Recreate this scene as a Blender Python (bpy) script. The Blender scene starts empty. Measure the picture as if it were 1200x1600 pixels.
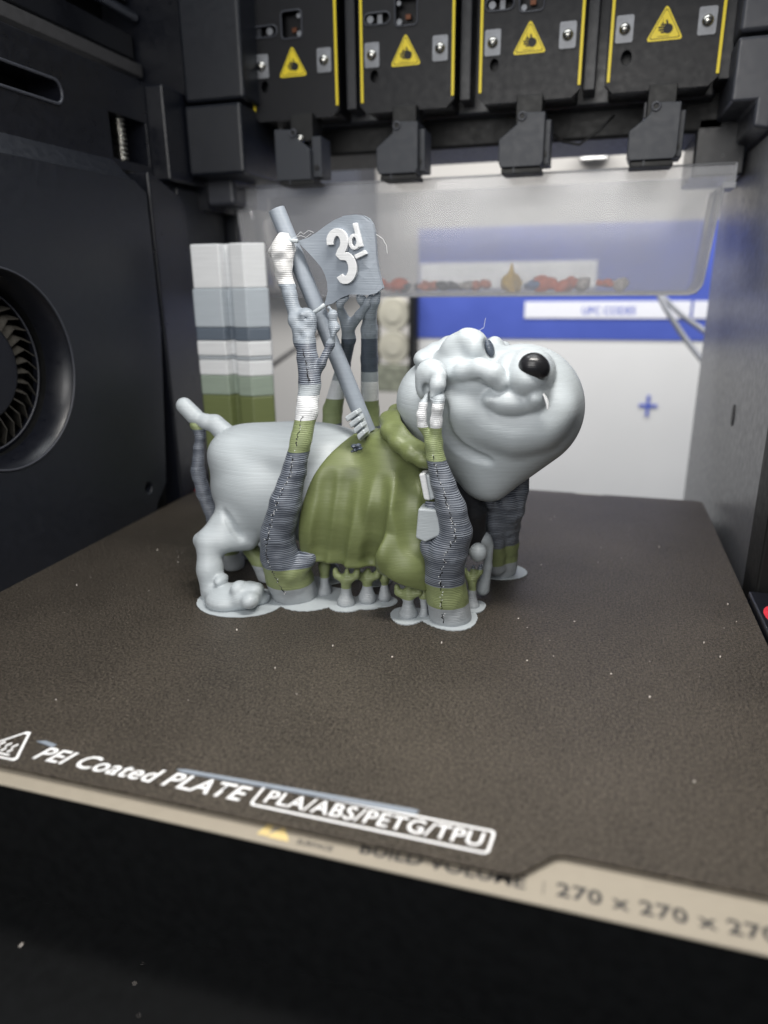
import bpy, bmesh, math, random
import numpy as np
from mathutils import Vector, Matrix
random.seed(7); np.random.seed(7)
sc = bpy.context.scene
# ---------------------------------------------------------------- camera (1 unit = 1 cm)
F = 1102.0; CXY = (600.0, 800.0); CAMH = 11.1
def _cray(px, py):
    d = np.array([px-CXY[0], -(py-CXY[1]), -F]); return d/np.linalg.norm(d)
_Y = _cray(940, 437)
_X = -_cray(-3300, 487); _X = _X-_Y*(_X@_Y); _X /= np.linalg.norm(_X)
_Z = np.cross(_X, _Y)
ROT = np.stack([_X, _Y, _Z])
CAM = np.array([0, 0, CAMH])
def at(px, py, y):
    """world point seen at photo pixel (px,py) lying at depth y (measured positions)"""
    w = ROT @ _cray(px, py); return CAM + w*(y/w[1])
def cmpx(y):
    return y/1085.0
cam_d = bpy.data.cameras.new('camera'); cam = bpy.data.objects.new('camera', cam_d)
sc.collection.objects.link(cam); sc.camera = cam
M4 = Matrix([list(ROT[0])+[0], list(ROT[1])+[0], list(ROT[2])+[CAMH], [0, 0, 0, 1]])
cam.matrix_world = M4
cam_d.sensor_fit = 'VERTICAL'; cam_d.sensor_height = 24.0; cam_d.lens = F*24.0/1600.0
cam_d.clip_start = 0.1; cam_d.clip_end = 1000
cam_d.dof.use_dof = True; cam_d.dof.focus_distance = 23.5; cam_d.dof.aperture_fstop = 0.052
# ---------------------------------------------------------------- light
w = bpy.data.worlds.new("World"); sc.world = w; w.use_nodes = True
w.node_tree.nodes['Background'].inputs[0].default_value = (0.80, 0.88, 1.0, 1)
w.node_tree.nodes['Background'].inputs[1].default_value = 0.30
def area(name, loc, target, sx, sy, energy, col):
    d = bpy.data.lights.new(name, 'AREA'); d.shape = 'RECTANGLE'; d.size = sx; d.size_y = sy
    d.energy = energy; d.color = col
    o = bpy.data.objects.new(name, d); sc.collection.objects.link(o); o.location = loc
    o.rotation_euler = (Vector(target)-Vector(loc)).to_track_quat('-Z', 'Y').to_euler()
    return o
area('chamber_lamp', (-7, 31, 38), (-6, 18, 0), 26, 8, 3500, (0.95, 0.98, 1.0))
area('front_strip_lamp', (-1, 17, 27), (0, 12, 0), 14, 3, 8000, (1.0, .96, .90))
area('room_lamp', (-9, -15, 25), (-7, 24, 4), 34, 20, 13000, (1.0, 0.98, 0.95))
area('rear_room_lamp', (-5, 58, 38), (-5, 84, -12), 70, 20, 47000, (1.0, 0.99, 0.97))
sc.view_settings.view_transform = 'Standard'; sc.view_settings.look = 'None'
sc.view_settings.exposure = 0.0; sc.view_settings.gamma = 1.0
sc.cycles.use_denoising = True
sc.cycles.max_bounces = 8; sc.cycles.transparent_max_bounces = 16

# ---------------------------------------------------------------- materials
def lin(c):
    c = c/255.0
    return c/12.92 if c <= 0.04045 else ((c+0.055)/1.055)**2.4
def rgb(r, g, b): return (lin(r), lin(g), lin(b), 1)
MATS = {}
def newmat(name):
    m = bpy.data.materials.new(name); m.use_nodes = True
    return m, m.node_tree, m.node_tree.nodes['Principled BSDF']
def plastic(name, col, rough=0.45, spec=0.5, noise=0.08, bump=0.0, bscale=40, metal=0.0, nscale=3.0, coat=0.0):
    if name in MATS: return MATS[name]
    m, nt, b = newmat(name); N = nt.nodes; L = nt.links
    tc = N.new('ShaderNodeTexCoord')
    n1 = N.new('ShaderNodeTexNoise'); n1.inputs['Scale'].default_value = nscale; n1.inputs['Detail'].default_value = 6
    L.new(tc.outputs['Object'], n1.inputs['Vector'])
    mx = N.new('ShaderNodeMixRGB'); mx.blend_type = 'MULTIPLY'; mx.inputs[0].default_value = 1
    mx.inputs[1].default_value = col
    rp = N.new('ShaderNodeMapRange'); rp.inputs[1].default_value = .3; rp.inputs[2].default_value = .7
    rp.inputs[3].default_value = 1-noise; rp.inputs[4].default_value = 1+noise
    L.new(n1.outputs[0], rp.inputs[0]); L.new(rp.outputs[0], mx.inputs[2]); L.new(mx.outputs[0], b.inputs['Base Color'])
    rr = N.new('ShaderNodeMapRange'); rr.inputs[1].default_value = .3; rr.inputs[2].default_value = .7
    rr.inputs[3].default_value = max(0.02, rough-0.06); rr.inputs[4].default_value = min(1, rough+0.06)
    L.new(n1.outputs[0], rr.inputs[0]); L.new(rr.outputs[0], b.inputs['Roughness'])
    b.inputs['Specular IOR Level'].default_value = spec
    b.inputs['Metallic'].default_value = metal
    b.inputs['Coat Weight'].default_value = coat
    if bump > 0:
        n2 = N.new('ShaderNodeTexNoise'); n2.inputs['Scale'].default_value = bscale; n2.inputs['Detail'].default_value = 3
        L.new(tc.outputs['Object'], n2.inputs['Vector'])
        bp = N.new('ShaderNodeBump'); bp.inputs['Strength'].default_value = bump; bp.inputs['Distance'].default_value = 0.02
        L.new(n2.outputs[0], bp.inputs['Height']); L.new(bp.outputs[0], b.inputs['Normal'])
    MATS[name] = m; return m
def printed(name, col, strength=0.35, period=0.055, rough=0.42, bands=None, stripe=None, spec=0.5):
    """layered filament: fine horizontal layer relief, optional colour bands by height"""
    if name in MATS: return MATS[name]
    m, nt, b = newmat(name); N = nt.nodes; L = nt.links
    geo = N.new('ShaderNodeNewGeometry'); sep = N.new('ShaderNodeSeparateXYZ'); L.new(geo.outputs['Position'], sep.inputs[0])
    # streaky variation per layer
    cmb = N.new('ShaderNodeVectorMath'); cmb.operation = 'MULTIPLY'; cmb.inputs[1].default_value = (0.35, 0.35, 9.0)
    L.new(geo.outputs['Position'], cmb.inputs[0])
    ns = N.new('ShaderNodeTexNoise'); ns.inputs['Scale'].default_value = 1.6; ns.inputs['Detail'].default_value = 5
    L.new(cmb.outputs[0], ns.inputs['Vector'])
    # layer wave
    jit = N.new('ShaderNodeMath'); jit.operation = 'MULTIPLY_ADD'; jit.inputs[1].default_value = 0.05
    L.new(ns.outputs[0], jit.inputs[0]); L.new(sep.outputs['Z'], jit.inputs[2])
    mu = N.new('ShaderNodeMath'); mu.operation = 'MULTIPLY'; mu.inputs[1].default_value = 2*math.pi/period
    L.new(jit.outputs[0], mu.inputs[0])
    si = N.new('ShaderNodeMath'); si.operation = 'SINE'; L.new(mu.outputs[0], si.inputs[0])
    ad = N.new('ShaderNodeMath'); ad.operation = 'MULTIPLY_ADD'; ad.inputs[1].default_value = 2.0
    L.new(ns.outputs[0], ad.inputs[0]); L.new(si.outputs[0], ad.inputs[2])
    bp = N.new('ShaderNodeBump'); bp.inputs['Strength'].default_value = strength; bp.inputs['Distance'].default_value = 0.012
    L.new(ad.outputs[0], bp.inputs['Height']); L.new(bp.outputs[0], b.inputs['Normal'])
    var = N.new('ShaderNodeMapRange'); var.inputs[1].default_value = .3; var.inputs[2].default_value = .7
    var.inputs[3].default_value = .93; var.inputs[4].default_value = 1.05; L.new(ns.outputs[0], var.inputs[0])
    mx = N.new('ShaderNodeMixRGB'); mx.blend_type = 'MULTIPLY'; mx.inputs[0].default_value = 1
    L.new(var.outputs[0], mx.inputs[2])
    if bands:
        zr = N.new('ShaderNodeMapRange'); zr.inputs[1].default_value = 0; zr.inputs[2].default_value = 14
        nz = N.new('ShaderNodeTexNoise'); nz.inputs['Scale'].default_value = 2.0; L.new(geo.outputs['Position'], nz.inputs['Vector'])
        za = N.new('ShaderNodeMath'); za.operation = 'MULTIPLY_ADD'; za.inputs[1].default_value = 0.03
        L.new(nz.outputs[0], za.inputs[0]); L.new(sep.outputs['Z'], za.inputs[2]); L.new(za.outputs[0], zr.inputs[0])
        cr = N.new('ShaderNodeValToRGB'); cr.color_ramp.interpolation = 'CONSTANT'
        els = cr.color_ramp.elements
        for i, (z, c) in enumerate(bands):
            e = els[i] if i < 2 else els.new(z/14.0)
            e.position = z/14.0; e.color = c
        L.new(zr.outputs[0], cr.inputs[0])
        src = cr.outputs[0]
        if stripe:   # bands where two filaments alternate every other layer
            z0, z1, ca, cb, per = stripe
            mu2 = N.new('ShaderNodeMath'); mu2.operation = 'MULTIPLY'; mu2.inputs[1].default_value = 2*math.pi/per
            L.new(jit.outputs[0], mu2.inputs[0])
            s2 = N.new('ShaderNodeMath'); s2.operation = 'SINE'; L.new(mu2.outputs[0], s2.inputs[0])
            nb = N.new('ShaderNodeTexNoise'); nb.inputs['Scale'].default_value = 1.1; L.new(geo.outputs['Position'], nb.inputs['Vector'])
            off = N.new('ShaderNodeMath'); off.operation = 'MULTIPLY_ADD'; off.inputs[1].default_value = 2.6; off.inputs[2].default_value = -1.45
            L.new(nb.outputs[0], off.inputs[0])
            sm = N.new('ShaderNodeMath'); sm.operation = 'ADD'; L.new(s2.outputs[0], sm.inputs[0]); L.new(off.outputs[0], sm.inputs[1])
            st = N.new('ShaderNodeMapRange'); st.inputs[1].default_value = -.5; st.inputs[2].default_value = .5; L.new(sm.outputs[0], st.inputs[0])
            mc = N.new('ShaderNodeMixRGB'); mc.inputs[1].default_value = ca; mc.inputs[2].default_value = cb; L.new(st.outputs[0], mc.inputs[0])
            g1 = N.new('ShaderNodeMath'); g1.operation = 'GREATER_THAN'; g1.inputs[1].default_value = z0; L.new(za.outputs[0], g1.inputs[0])
            g2 = N.new('ShaderNodeMath'); g2.operation = 'LESS_THAN'; g2.inputs[1].default_value = z1; L.new(za.outputs[0], g2.inputs[0])
            gm = N.new('ShaderNodeMath'); gm.operation = 'MULTIPLY'; L.new(g1.outputs[0], gm.inputs[0]); L.new(g2.outputs[0], gm.inputs[1])
            if z1 > 8:
                h1 = N.new('ShaderNodeMath'); h1.operation = 'GREATER_THAN'; h1.inputs[1].default_value = 1.52; L.new(za.outputs[0], h1.inputs[0])
                h2 = N.new('ShaderNodeMath'); h2.operation = 'LESS_THAN'; h2.inputs[1].default_value = 5.78; L.new(za.outputs[0], h2.inputs[0])
                hm = N.new('ShaderNodeMath'); hm.operation = 'MULTIPLY'; L.new(h1.outputs[0], hm.inputs[0]); L.new(h2.outputs[0], hm.inputs[1])
                gx = N.new('ShaderNodeMath'); gx.operation = 'MAXIMUM'; L.new(gm.outputs[0], gx.inputs[0]); L.new(hm.outputs[0], gx.inputs[1]); gm = gx
            mb = N.new('ShaderNodeMixRGB'); L.new(gm.outputs[0], mb.inputs[0]); L.new(src, mb.inputs[1]); L.new(mc.outputs[0], mb.inputs[2])
            src = mb.outputs[0]
        L.new(src, mx.inputs[1])
    else:
        mx.inputs[1].default_value = col
    L.new(mx.outputs[0], b.inputs['Base Color'])
    b.inputs['Roughness'].default_value = rough; b.inputs['Specular IOR Level'].default_value = spec
    MATS[name] = m; return m
LIGHT = rgb(172, 179, 183); MID = rgb(138, 146, 156); SLATE = rgb(70, 78, 90); GREEN = rgb(104, 113, 72)
WHITE = rgb(216, 218, 220); PALEG = rgb(142, 155, 142)
m_body = printed('light_grey_filament', LIGHT, .16, .05)
m_mid = printed('mid_grey_filament', MID, 0.14, .05)
m_shirt = printed('green_filament', GREEN, 0.12, .05)
m_dark = printed('black_filament', rgb(38, 40, 44), 0.3, rough=0.35)
m_nose = printed('nose_filament', rgb(30, 30, 33), 0.12, rough=0.28)
m_white = printed('white_filament', WHITE, 0.12, .05)
m_slate = printed('slate_filament', SLATE, 0.6)
SUPBANDS = [(0, rgb(156, 161, 165)), (0.67, rgb(128, 138, 96)), (1.52, rgb(92, 99, 110)), (5.78, rgb(134, 145, 104)), (6.8, WHITE),
            (7.6, rgb(160, 167, 172)), (7.95, rgb(76, 84, 96)), (9.2, rgb(136, 144, 153)), (11.1, rgb(206, 206, 206))]
m_sup = printed('support_filament', LIGHT, 0.42, 0.06, bands=SUPBANDS, stripe=(1.52, 5.78, rgb(62, 68, 79), rgb(134, 140, 150), 0.07))
SUPBANDS2 = list(SUPBANDS)
m_sup2 = printed('support_filament_upper', LIGHT, 0.42, 0.06, bands=SUPBANDS, stripe=(7.95, 9.2, rgb(60, 66, 78), rgb(132, 139, 150), 0.07))
m_tower = printed('tower_filament', LIGHT, 0.15, 0.06, bands=[(0, GREEN), (5.71, PALEG), (6.71, WHITE), (7.47, rgb(160, 166, 172)), (7.66, WHITE), (8.41, rgb(92, 102, 114)), (9.05, rgb(172, 180, 187)), (10.9, WHITE)])
m_case = plastic('black_case_plastic', rgb(21, 24, 31), 0.40, 0.5, 0.06, 0.25, 60)
m_case2 = plastic('dark_case_plastic', rgb(17, 19, 26), 0.33, 0.5, 0.06, 0.2, 60)
m_caseg = plastic('grey_case_plastic', rgb(54, 56, 63), 0.42, 0.5, 0.05, 0.15, 60)
m_black = plastic('deep_black_plastic', rgb(11, 12, 13), 0.55, 0.4, 0.1)
m_gloss = plastic('gloss_black_rail', rgb(24, 25, 29), 0.16, 0.6, 0.05)
m_rail = plastic('dull_grey_rail', rgb(62, 61, 62), 0.5, 0.4, 0.1)
m_steel = plastic('steel', rgb(190, 188, 182), 0.25, 0.5, 0.1, metal=1.0)
m_plate_metal = plastic('brushed_steel_tab', rgb(128, 130, 134), 0.5, 0.5, 0.25, 0.3, 25, metal=0.5)
m_head = plastic('toolhead_cover_plastic', rgb(11, 12, 17), 0.45, 0.3, 0.08, 0.2, 50)
m_block = plastic('nozzle_cover_plastic', rgb(48, 51, 57), 0.5, 0.4, 0.06, 0.2, 50)
m_yel = plastic('yellow_paint', rgb(224, 200, 40), 0.45, 0.4, 0.05)
m_yel2 = plastic('faded_yellow_print', rgb(206, 184, 128), 0.5, 0.3, 0.05)
m_ink = plastic('black_ink', rgb(26, 26, 28), 0.5, 0.3, 0.05)
m_inkg = plastic('grey_ink', rgb(52, 51, 52), 0.55, 0.3, 0.15)
m_wink = plastic('white_ink', rgb(238, 238, 238), 0.5, 0.3, 0.03)
m_red = plastic('red_plastic', rgb(206, 52, 66), 0.4, 0.5, 0.08)
m_blade = plastic('dusty_blade', rgb(54, 52, 48), 0.6, 0.4, 0.35, nscale=5)
m_cable = plastic('grey_cable', rgb(120, 122, 128), 0.5)
m_board = plastic('board_white', rgb(206, 205, 204), 0.55, 0.3, 0.03, nscale=.1)
m_blue = plastic('board_blue', rgb(70, 86, 164), 0.5, 0.3, 0.06, nscale=.3)
m_blue2 = plastic('board_blue_print', rgb(76, 92, 176), 0.5, 0.3, 0.04)
m_label = plastic('label_paper', rgb(212, 212, 218), 0.5, 0.3, 0.03)
m_cream = plastic('cream_disc', rgb(172, 168, 154), 0.45, 0.4, 0.1, nscale=.6)
m_wall = plastic('room_wall_paint', rgb(200, 196, 191), 0.7, 0.3, 0.04, nscale=.05)
m_bed = plastic('bed_sticker', rgb(150, 142, 128), 0.55, 0.25, 0.03)
def sheetmat():
    m, nt, b = newmat('textured_pei'); N = nt.nodes; L = nt.links
    tc = N.new('ShaderNodeTexCoord')
    n1 = N.new('ShaderNodeTexNoise'); n1.inputs['Scale'].default_value = 13; n1.inputs['Detail'].default_value = 5; n1.inputs['Roughness'].default_value = .75
    n2 = N.new('ShaderNodeTexNoise'); n2.inputs['Scale'].default_value = .25; n2.inputs['Detail'].default_value = 4
    n3 = N.new('ShaderNodeTexNoise'); n3.inputs['Scale'].default_value = 15; n3.inputs['Detail'].default_value = 4; n3.inputs['Roughness'].default_value = .7
    for n in (n1, n2, n3): L.new(tc.outputs['Object'], n.inputs['Vector'])
    cr = N.new('ShaderNodeValToRGB'); cr.color_ramp.elements[0].position = .38; cr.color_ramp.elements[1].position = .64
    cr.color_ramp.elements[0].color = rgb(34, 31, 27); cr.color_ramp.elements[1].color = rgb(114, 105, 94)
    ma = N.new('ShaderNodeMath'); ma.operation = 'MULTIPLY_ADD'; ma.inputs[1].default_value = .12
    L.new(n2.outputs[0], ma.inputs[0])
    m8 = N.new('ShaderNodeMath'); m8.operation = 'MULTIPLY'; m8.inputs[1].default_value = .88; L.new(n1.outputs[0], m8.inputs[0])
    L.new(m8.outputs[0], ma.inputs[2]); L.new(ma.outputs[0], cr.inputs[0]); L.new(cr.outputs[0], b.inputs['Base Color'])
    bp = N.new('ShaderNodeBump'); bp.inputs['Strength'].default_value = 1.0; bp.inputs['Distance'].default_value = 0.05
    L.new(n3.outputs[0], bp.inputs['Height']); L.new(bp.outputs[0], b.inputs['Normal'])
    b.inputs['Roughness'].default_value = .38; b.inputs['Metallic'].default_value = .6; b.inputs['Specular IOR Level'].default_value = .5
    return m
m_sheet = sheetmat()
def clearmat(name, milk=0.25, tint=(0.50, 0.51, 0.54, 1)):
    m = bpy.data.materials.new(name); m.use_nodes = True; nt = m.node_tree; N = nt.nodes; L = nt.links
    for n in list(N):
        if n.type != 'OUTPUT_MATERIAL': N.remove(n)
    out = [n for n in N][0]
    tr = N.new('ShaderNodeBsdfTransparent'); tr.inputs[0].default_value = (1, 1, 1, 1)
    di = N.new('ShaderNodeBsdfDiffuse'); di.inputs[0].default_value = tint
    gl = N.new('ShaderNodeBsdfGlossy'); gl.inputs['Roughness'].default_value = .12
    no = N.new('ShaderNodeTexNoise'); no.inputs['Scale'].default_value = .5; no.inputs['Detail'].default_value = 4
    tc = N.new('ShaderNodeTexCoord'); L.new(tc.outputs['Object'], no.inputs['Vector'])
    mr = N.new('ShaderNodeMapRange'); mr.inputs[3].default_value = milk*.7; mr.inputs[4].default_value = milk*1.3; L.new(no.outputs[0], mr.inputs[0])
    m1 = N.new('ShaderNodeMixShader'); L.new(mr.outputs[0], m1.inputs[0]); L.new(tr.outputs[0], m1.inputs[1]); L.new(di.outputs[0], m1.inputs[2])
    fr = N.new('ShaderNodeFresnel'); fr.inputs[0].default_value = 1.35
    m2 = N.new('ShaderNodeMixShader'); L.new(fr.outputs[0], m2.inputs[0]); L.new(m1.outputs[0], m2.inputs[1]); L.new(gl.outputs[0], m2.inputs[2])
    L.new(m2.outputs[0], out.inputs[0]); return m
m_clear = clearmat('clear_tray_plastic', .30)
m_milk = clearmat('milky_tray_floor', .6)
m_clear_edge = clearmat('clear_tray_edge', .55)

# ---------------------------------------------------------------- object helpers
COL = sc.collection
def props(o, label=None, cat=None, group=None, kind=None):
    if label: o['label'] = label
    if cat: o['category'] = cat
    if group: o['group'] = group
    if kind: o['kind'] = kind
    return o
def empty(name, loc, label, cat, group=None):
    o = bpy.data.objects.new(name, None); COL.objects.link(o); o.location = loc; o.empty_display_size = .5
    return props(o, label, cat, group)
WORLD = {}
def link(name, me, mat, parent=None, smooth=False, kind=None, bevel=0, origin=None):
    o = bpy.data.objects.new(name, me); COL.objects.link(o)
    if mat: me.materials.append(mat)
    if smooth:
        me.polygons.foreach_set('use_smooth', [True]*len(me.polygons))
    off = Vector((0, 0, 0))
    if origin is not None: off = Vector(origin)
    p = parent; ploc = Vector((0, 0, 0))
    while p is not None: ploc += p.location; p = p.parent
    if origin is not None:
        me.transform(Matrix.Translation(-off))
    o.location = off-ploc
    if parent is not None: o.parent = parent
    if bevel:
        md = o.modifiers.new('bevel', 'BEVEL'); md.width = bevel; md.segments = 3; md.limit_method = 'ANGLE'; md.angle_limit = math.radians(35)
        me.polygons.foreach_set('use_smooth', [True]*len(me.polygons))
        md.harden_normals = True
    if kind: o['kind'] = kind
    return o
def centre_of(vs):
    a = np.array(vs); return ((a[:, 0].min()+a[:, 0].max())/2, (a[:, 1].min()+a[:, 1].max())/2, a[:, 2].min())
class MB:
    def __init__(s): s.v = []; s.f = []
    def add(s, vs, fs):
        n = len(s.v); s.v += [tuple(map(float, v)) for v in vs]; s.f += [tuple(n+i for i in f) for f in fs]; return s
    def box(s, x0, x1, y0, y1, z0, z1):
        return s.add([(x0,y0,z0),(x1,y0,z0),(x1,y1,z0),(x0,y1,z0),(x0,y0,z1),(x1,y0,z1),(x1,y1,z1),(x0,y1,z1)],
                     [(0,3,2,1),(4,5,6,7),(0,1,5,4),(1,2,6,5),(2,3,7,6),(3,0,4,7)])
    def prism(s, pts, axis, a, b):
        """pts 2-D outline; axis 'x': (y,z), 'y': (x,z), 'z': (x,y)"""
        n = len(pts)
        def mk(p, t): return {'x': (t, p[0], p[1]), 'y': (p[0], t, p[1]), 'z': (p[0], p[1], t)}[axis]
        vs = [mk(p, a) for p in pts]+[mk(p, b) for p in pts]
        fs = [tuple(range(n)), tuple(range(2*n-1, n-1, -1))]+[(i, i+n, (i+1) % n+n, (i+1) % n) for i in range(n)]
        return s.add(vs, fs)
    def tube(s, pts, rad, seg=10, cap=True):
        pts = [Vector(p) for p in pts]; n = len(pts)
        rs = rad if hasattr(rad, '__len__') else [rad]*n
        vs = []; up = None
        for i, p in enumerate(pts):
            d = (pts[min(i+1, n-1)]-pts[max(i-1, 0)]).normalized()
            if up is None: up = Vector((0, 0, 1)) if abs(d.z) < .9 else Vector((1, 0, 0))
            u = d.cross(up).normalized(); v = u.cross(d).normalized(); up = v
            for k in range(seg):
                a = 2*math.pi*k/seg; vs.append(p+(u*math.cos(a)+v*math.sin(a))*rs[i])
        fs = [(i*seg+k, i*seg+(k+1) % seg, (i+1)*seg+(k+1) % seg, (i+1)*seg+k) for i in range(n-1) for k in range(seg)]
        if cap: fs += [tuple(range(seg-1, -1, -1)), tuple((n-1)*seg+k for k in range(seg))]
        return s.add(vs, fs)
    def mesh(s, name):
        me = bpy.data.meshes.new(name); me.from_pydata(s.v, [], s.f); me.validate(); 
        bm = bmesh.new(); bm.from_mesh(me); bmesh.ops.recalc_face_normals(bm, faces=bm.faces); bm.to_mesh(me); bm.free()
        return me
    def build(s, name, mat, parent=None, smooth=False, bevel=0, kind=None, label=None, cat=None, group=None):
        o = link(name, s.mesh(name), mat, parent, smooth, kind, bevel, centre_of(s.v))
        return props(o, label, cat, group)
def circle(cx, cy, r, n=48, r2=None):
    r2 = r2 or r
    return [(cx+r*math.cos(2*math.pi*i/n), cy+r2*math.sin(2*math.pi*i/n)) for i in range(n)]
def rrect(x0, x1, y0, y1, r, n=6):
    out = []
    for cx, cy, a0 in ((x1-r, y1-r, 0), (x0+r, y1-r, 90), (x0+r, y0+r, 180), (x1-r, y0+r, 270)):
        for i in range(n+1):
            a = math.radians(a0+90*i/n); out.append((cx+r*math.cos(a), cy+r*math.sin(a)))
    return out
def plate_holes(axis, pos, depth, outer, holes):
    """flat panel at `pos` with through-holes, extruded by depth along axis; returns bmesh mesh"""
    bm = bmesh.new()
    def mk(p): return {'x': (pos, p[0], p[1]), 'y': (p[0], pos, p[1]), 'z': (p[0], p[1], pos)}[axis]
    es = []
    for loop in [outer]+holes:
        vs = [bm.verts.new(mk(p)) for p in loop]
        es += [bm.edges.new((vs[i], vs[(i+1) % len(vs)])) for i in range(len(vs))]
    bmesh.ops.triangle_fill(bm, use_beauty=True, use_dissolve=False, edges=es)
    faces = bm.faces[:]
    r = bmesh.ops.extrude_face_region(bm, geom=faces)
    d = {'x': Vector((depth, 0, 0)), 'y': Vector((0, depth, 0)), 'z': Vector((0, 0, depth))}[axis]
    bmesh.ops.translate(bm, verts=[v for v in r['geom'] if isinstance(v, bmesh.types.BMVert)], vec=d)
    bmesh.ops.recalc_face_normals(bm, faces=bm.faces)
    bmesh.ops.dissolve_limit(bm, angle_limit=0.01, verts=bm.verts[:], edges=bm.edges[:])
    me = bpy.data.meshes.new('panel'); bm.to_mesh(me); bm.free()
    return me
def text_obj(name, s, mat, parent, x0, x1, y0, y1, z, shear=0.0, bold=0.0, plane='z', thick=0.006, spacing=1.0):
    cu = bpy.data.curves.new('t', 'FONT'); cu.body = s; cu.size = 1; cu.offset = bold; cu.space_character = spacing
    cu.resolution_u = 3
    o = bpy.data.objects.new('t', cu); COL.objects.link(o)
    dg = bpy.context.evaluated_depsgraph_get(); me = bpy.data.meshes.new_from_object(o.evaluated_get(dg))
    bpy.data.objects.remove(o)
    co = np.zeros(len(me.vertices)*3); me.vertices.foreach_get('co', co); co = co.reshape(-1, 3)
    h = co[:, 1].max()-co[:, 1].min(); wd = co[:, 0].max()-co[:, 0].min()
    u = (co[:, 0]-co[:, 0].min())/wd*(x1-x0-shear*(y1-y0)); v = (co[:, 1]-co[:, 1].min())/h*(y1-y0)
    X = x0+u+shear*v; Yv = y0+v
    if plane == 'z': co = np.stack([X, Yv, np.full_like(X, z)], 1)
    else: co = np.stack([X, np.full_like(X, z), Yv], 1)
    me.vertices.foreach_set('co', co.ravel()); me.update()
    me.materials.clear()
    return link(name, me, mat, parent, origin=tuple(co.mean(0)))

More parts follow.
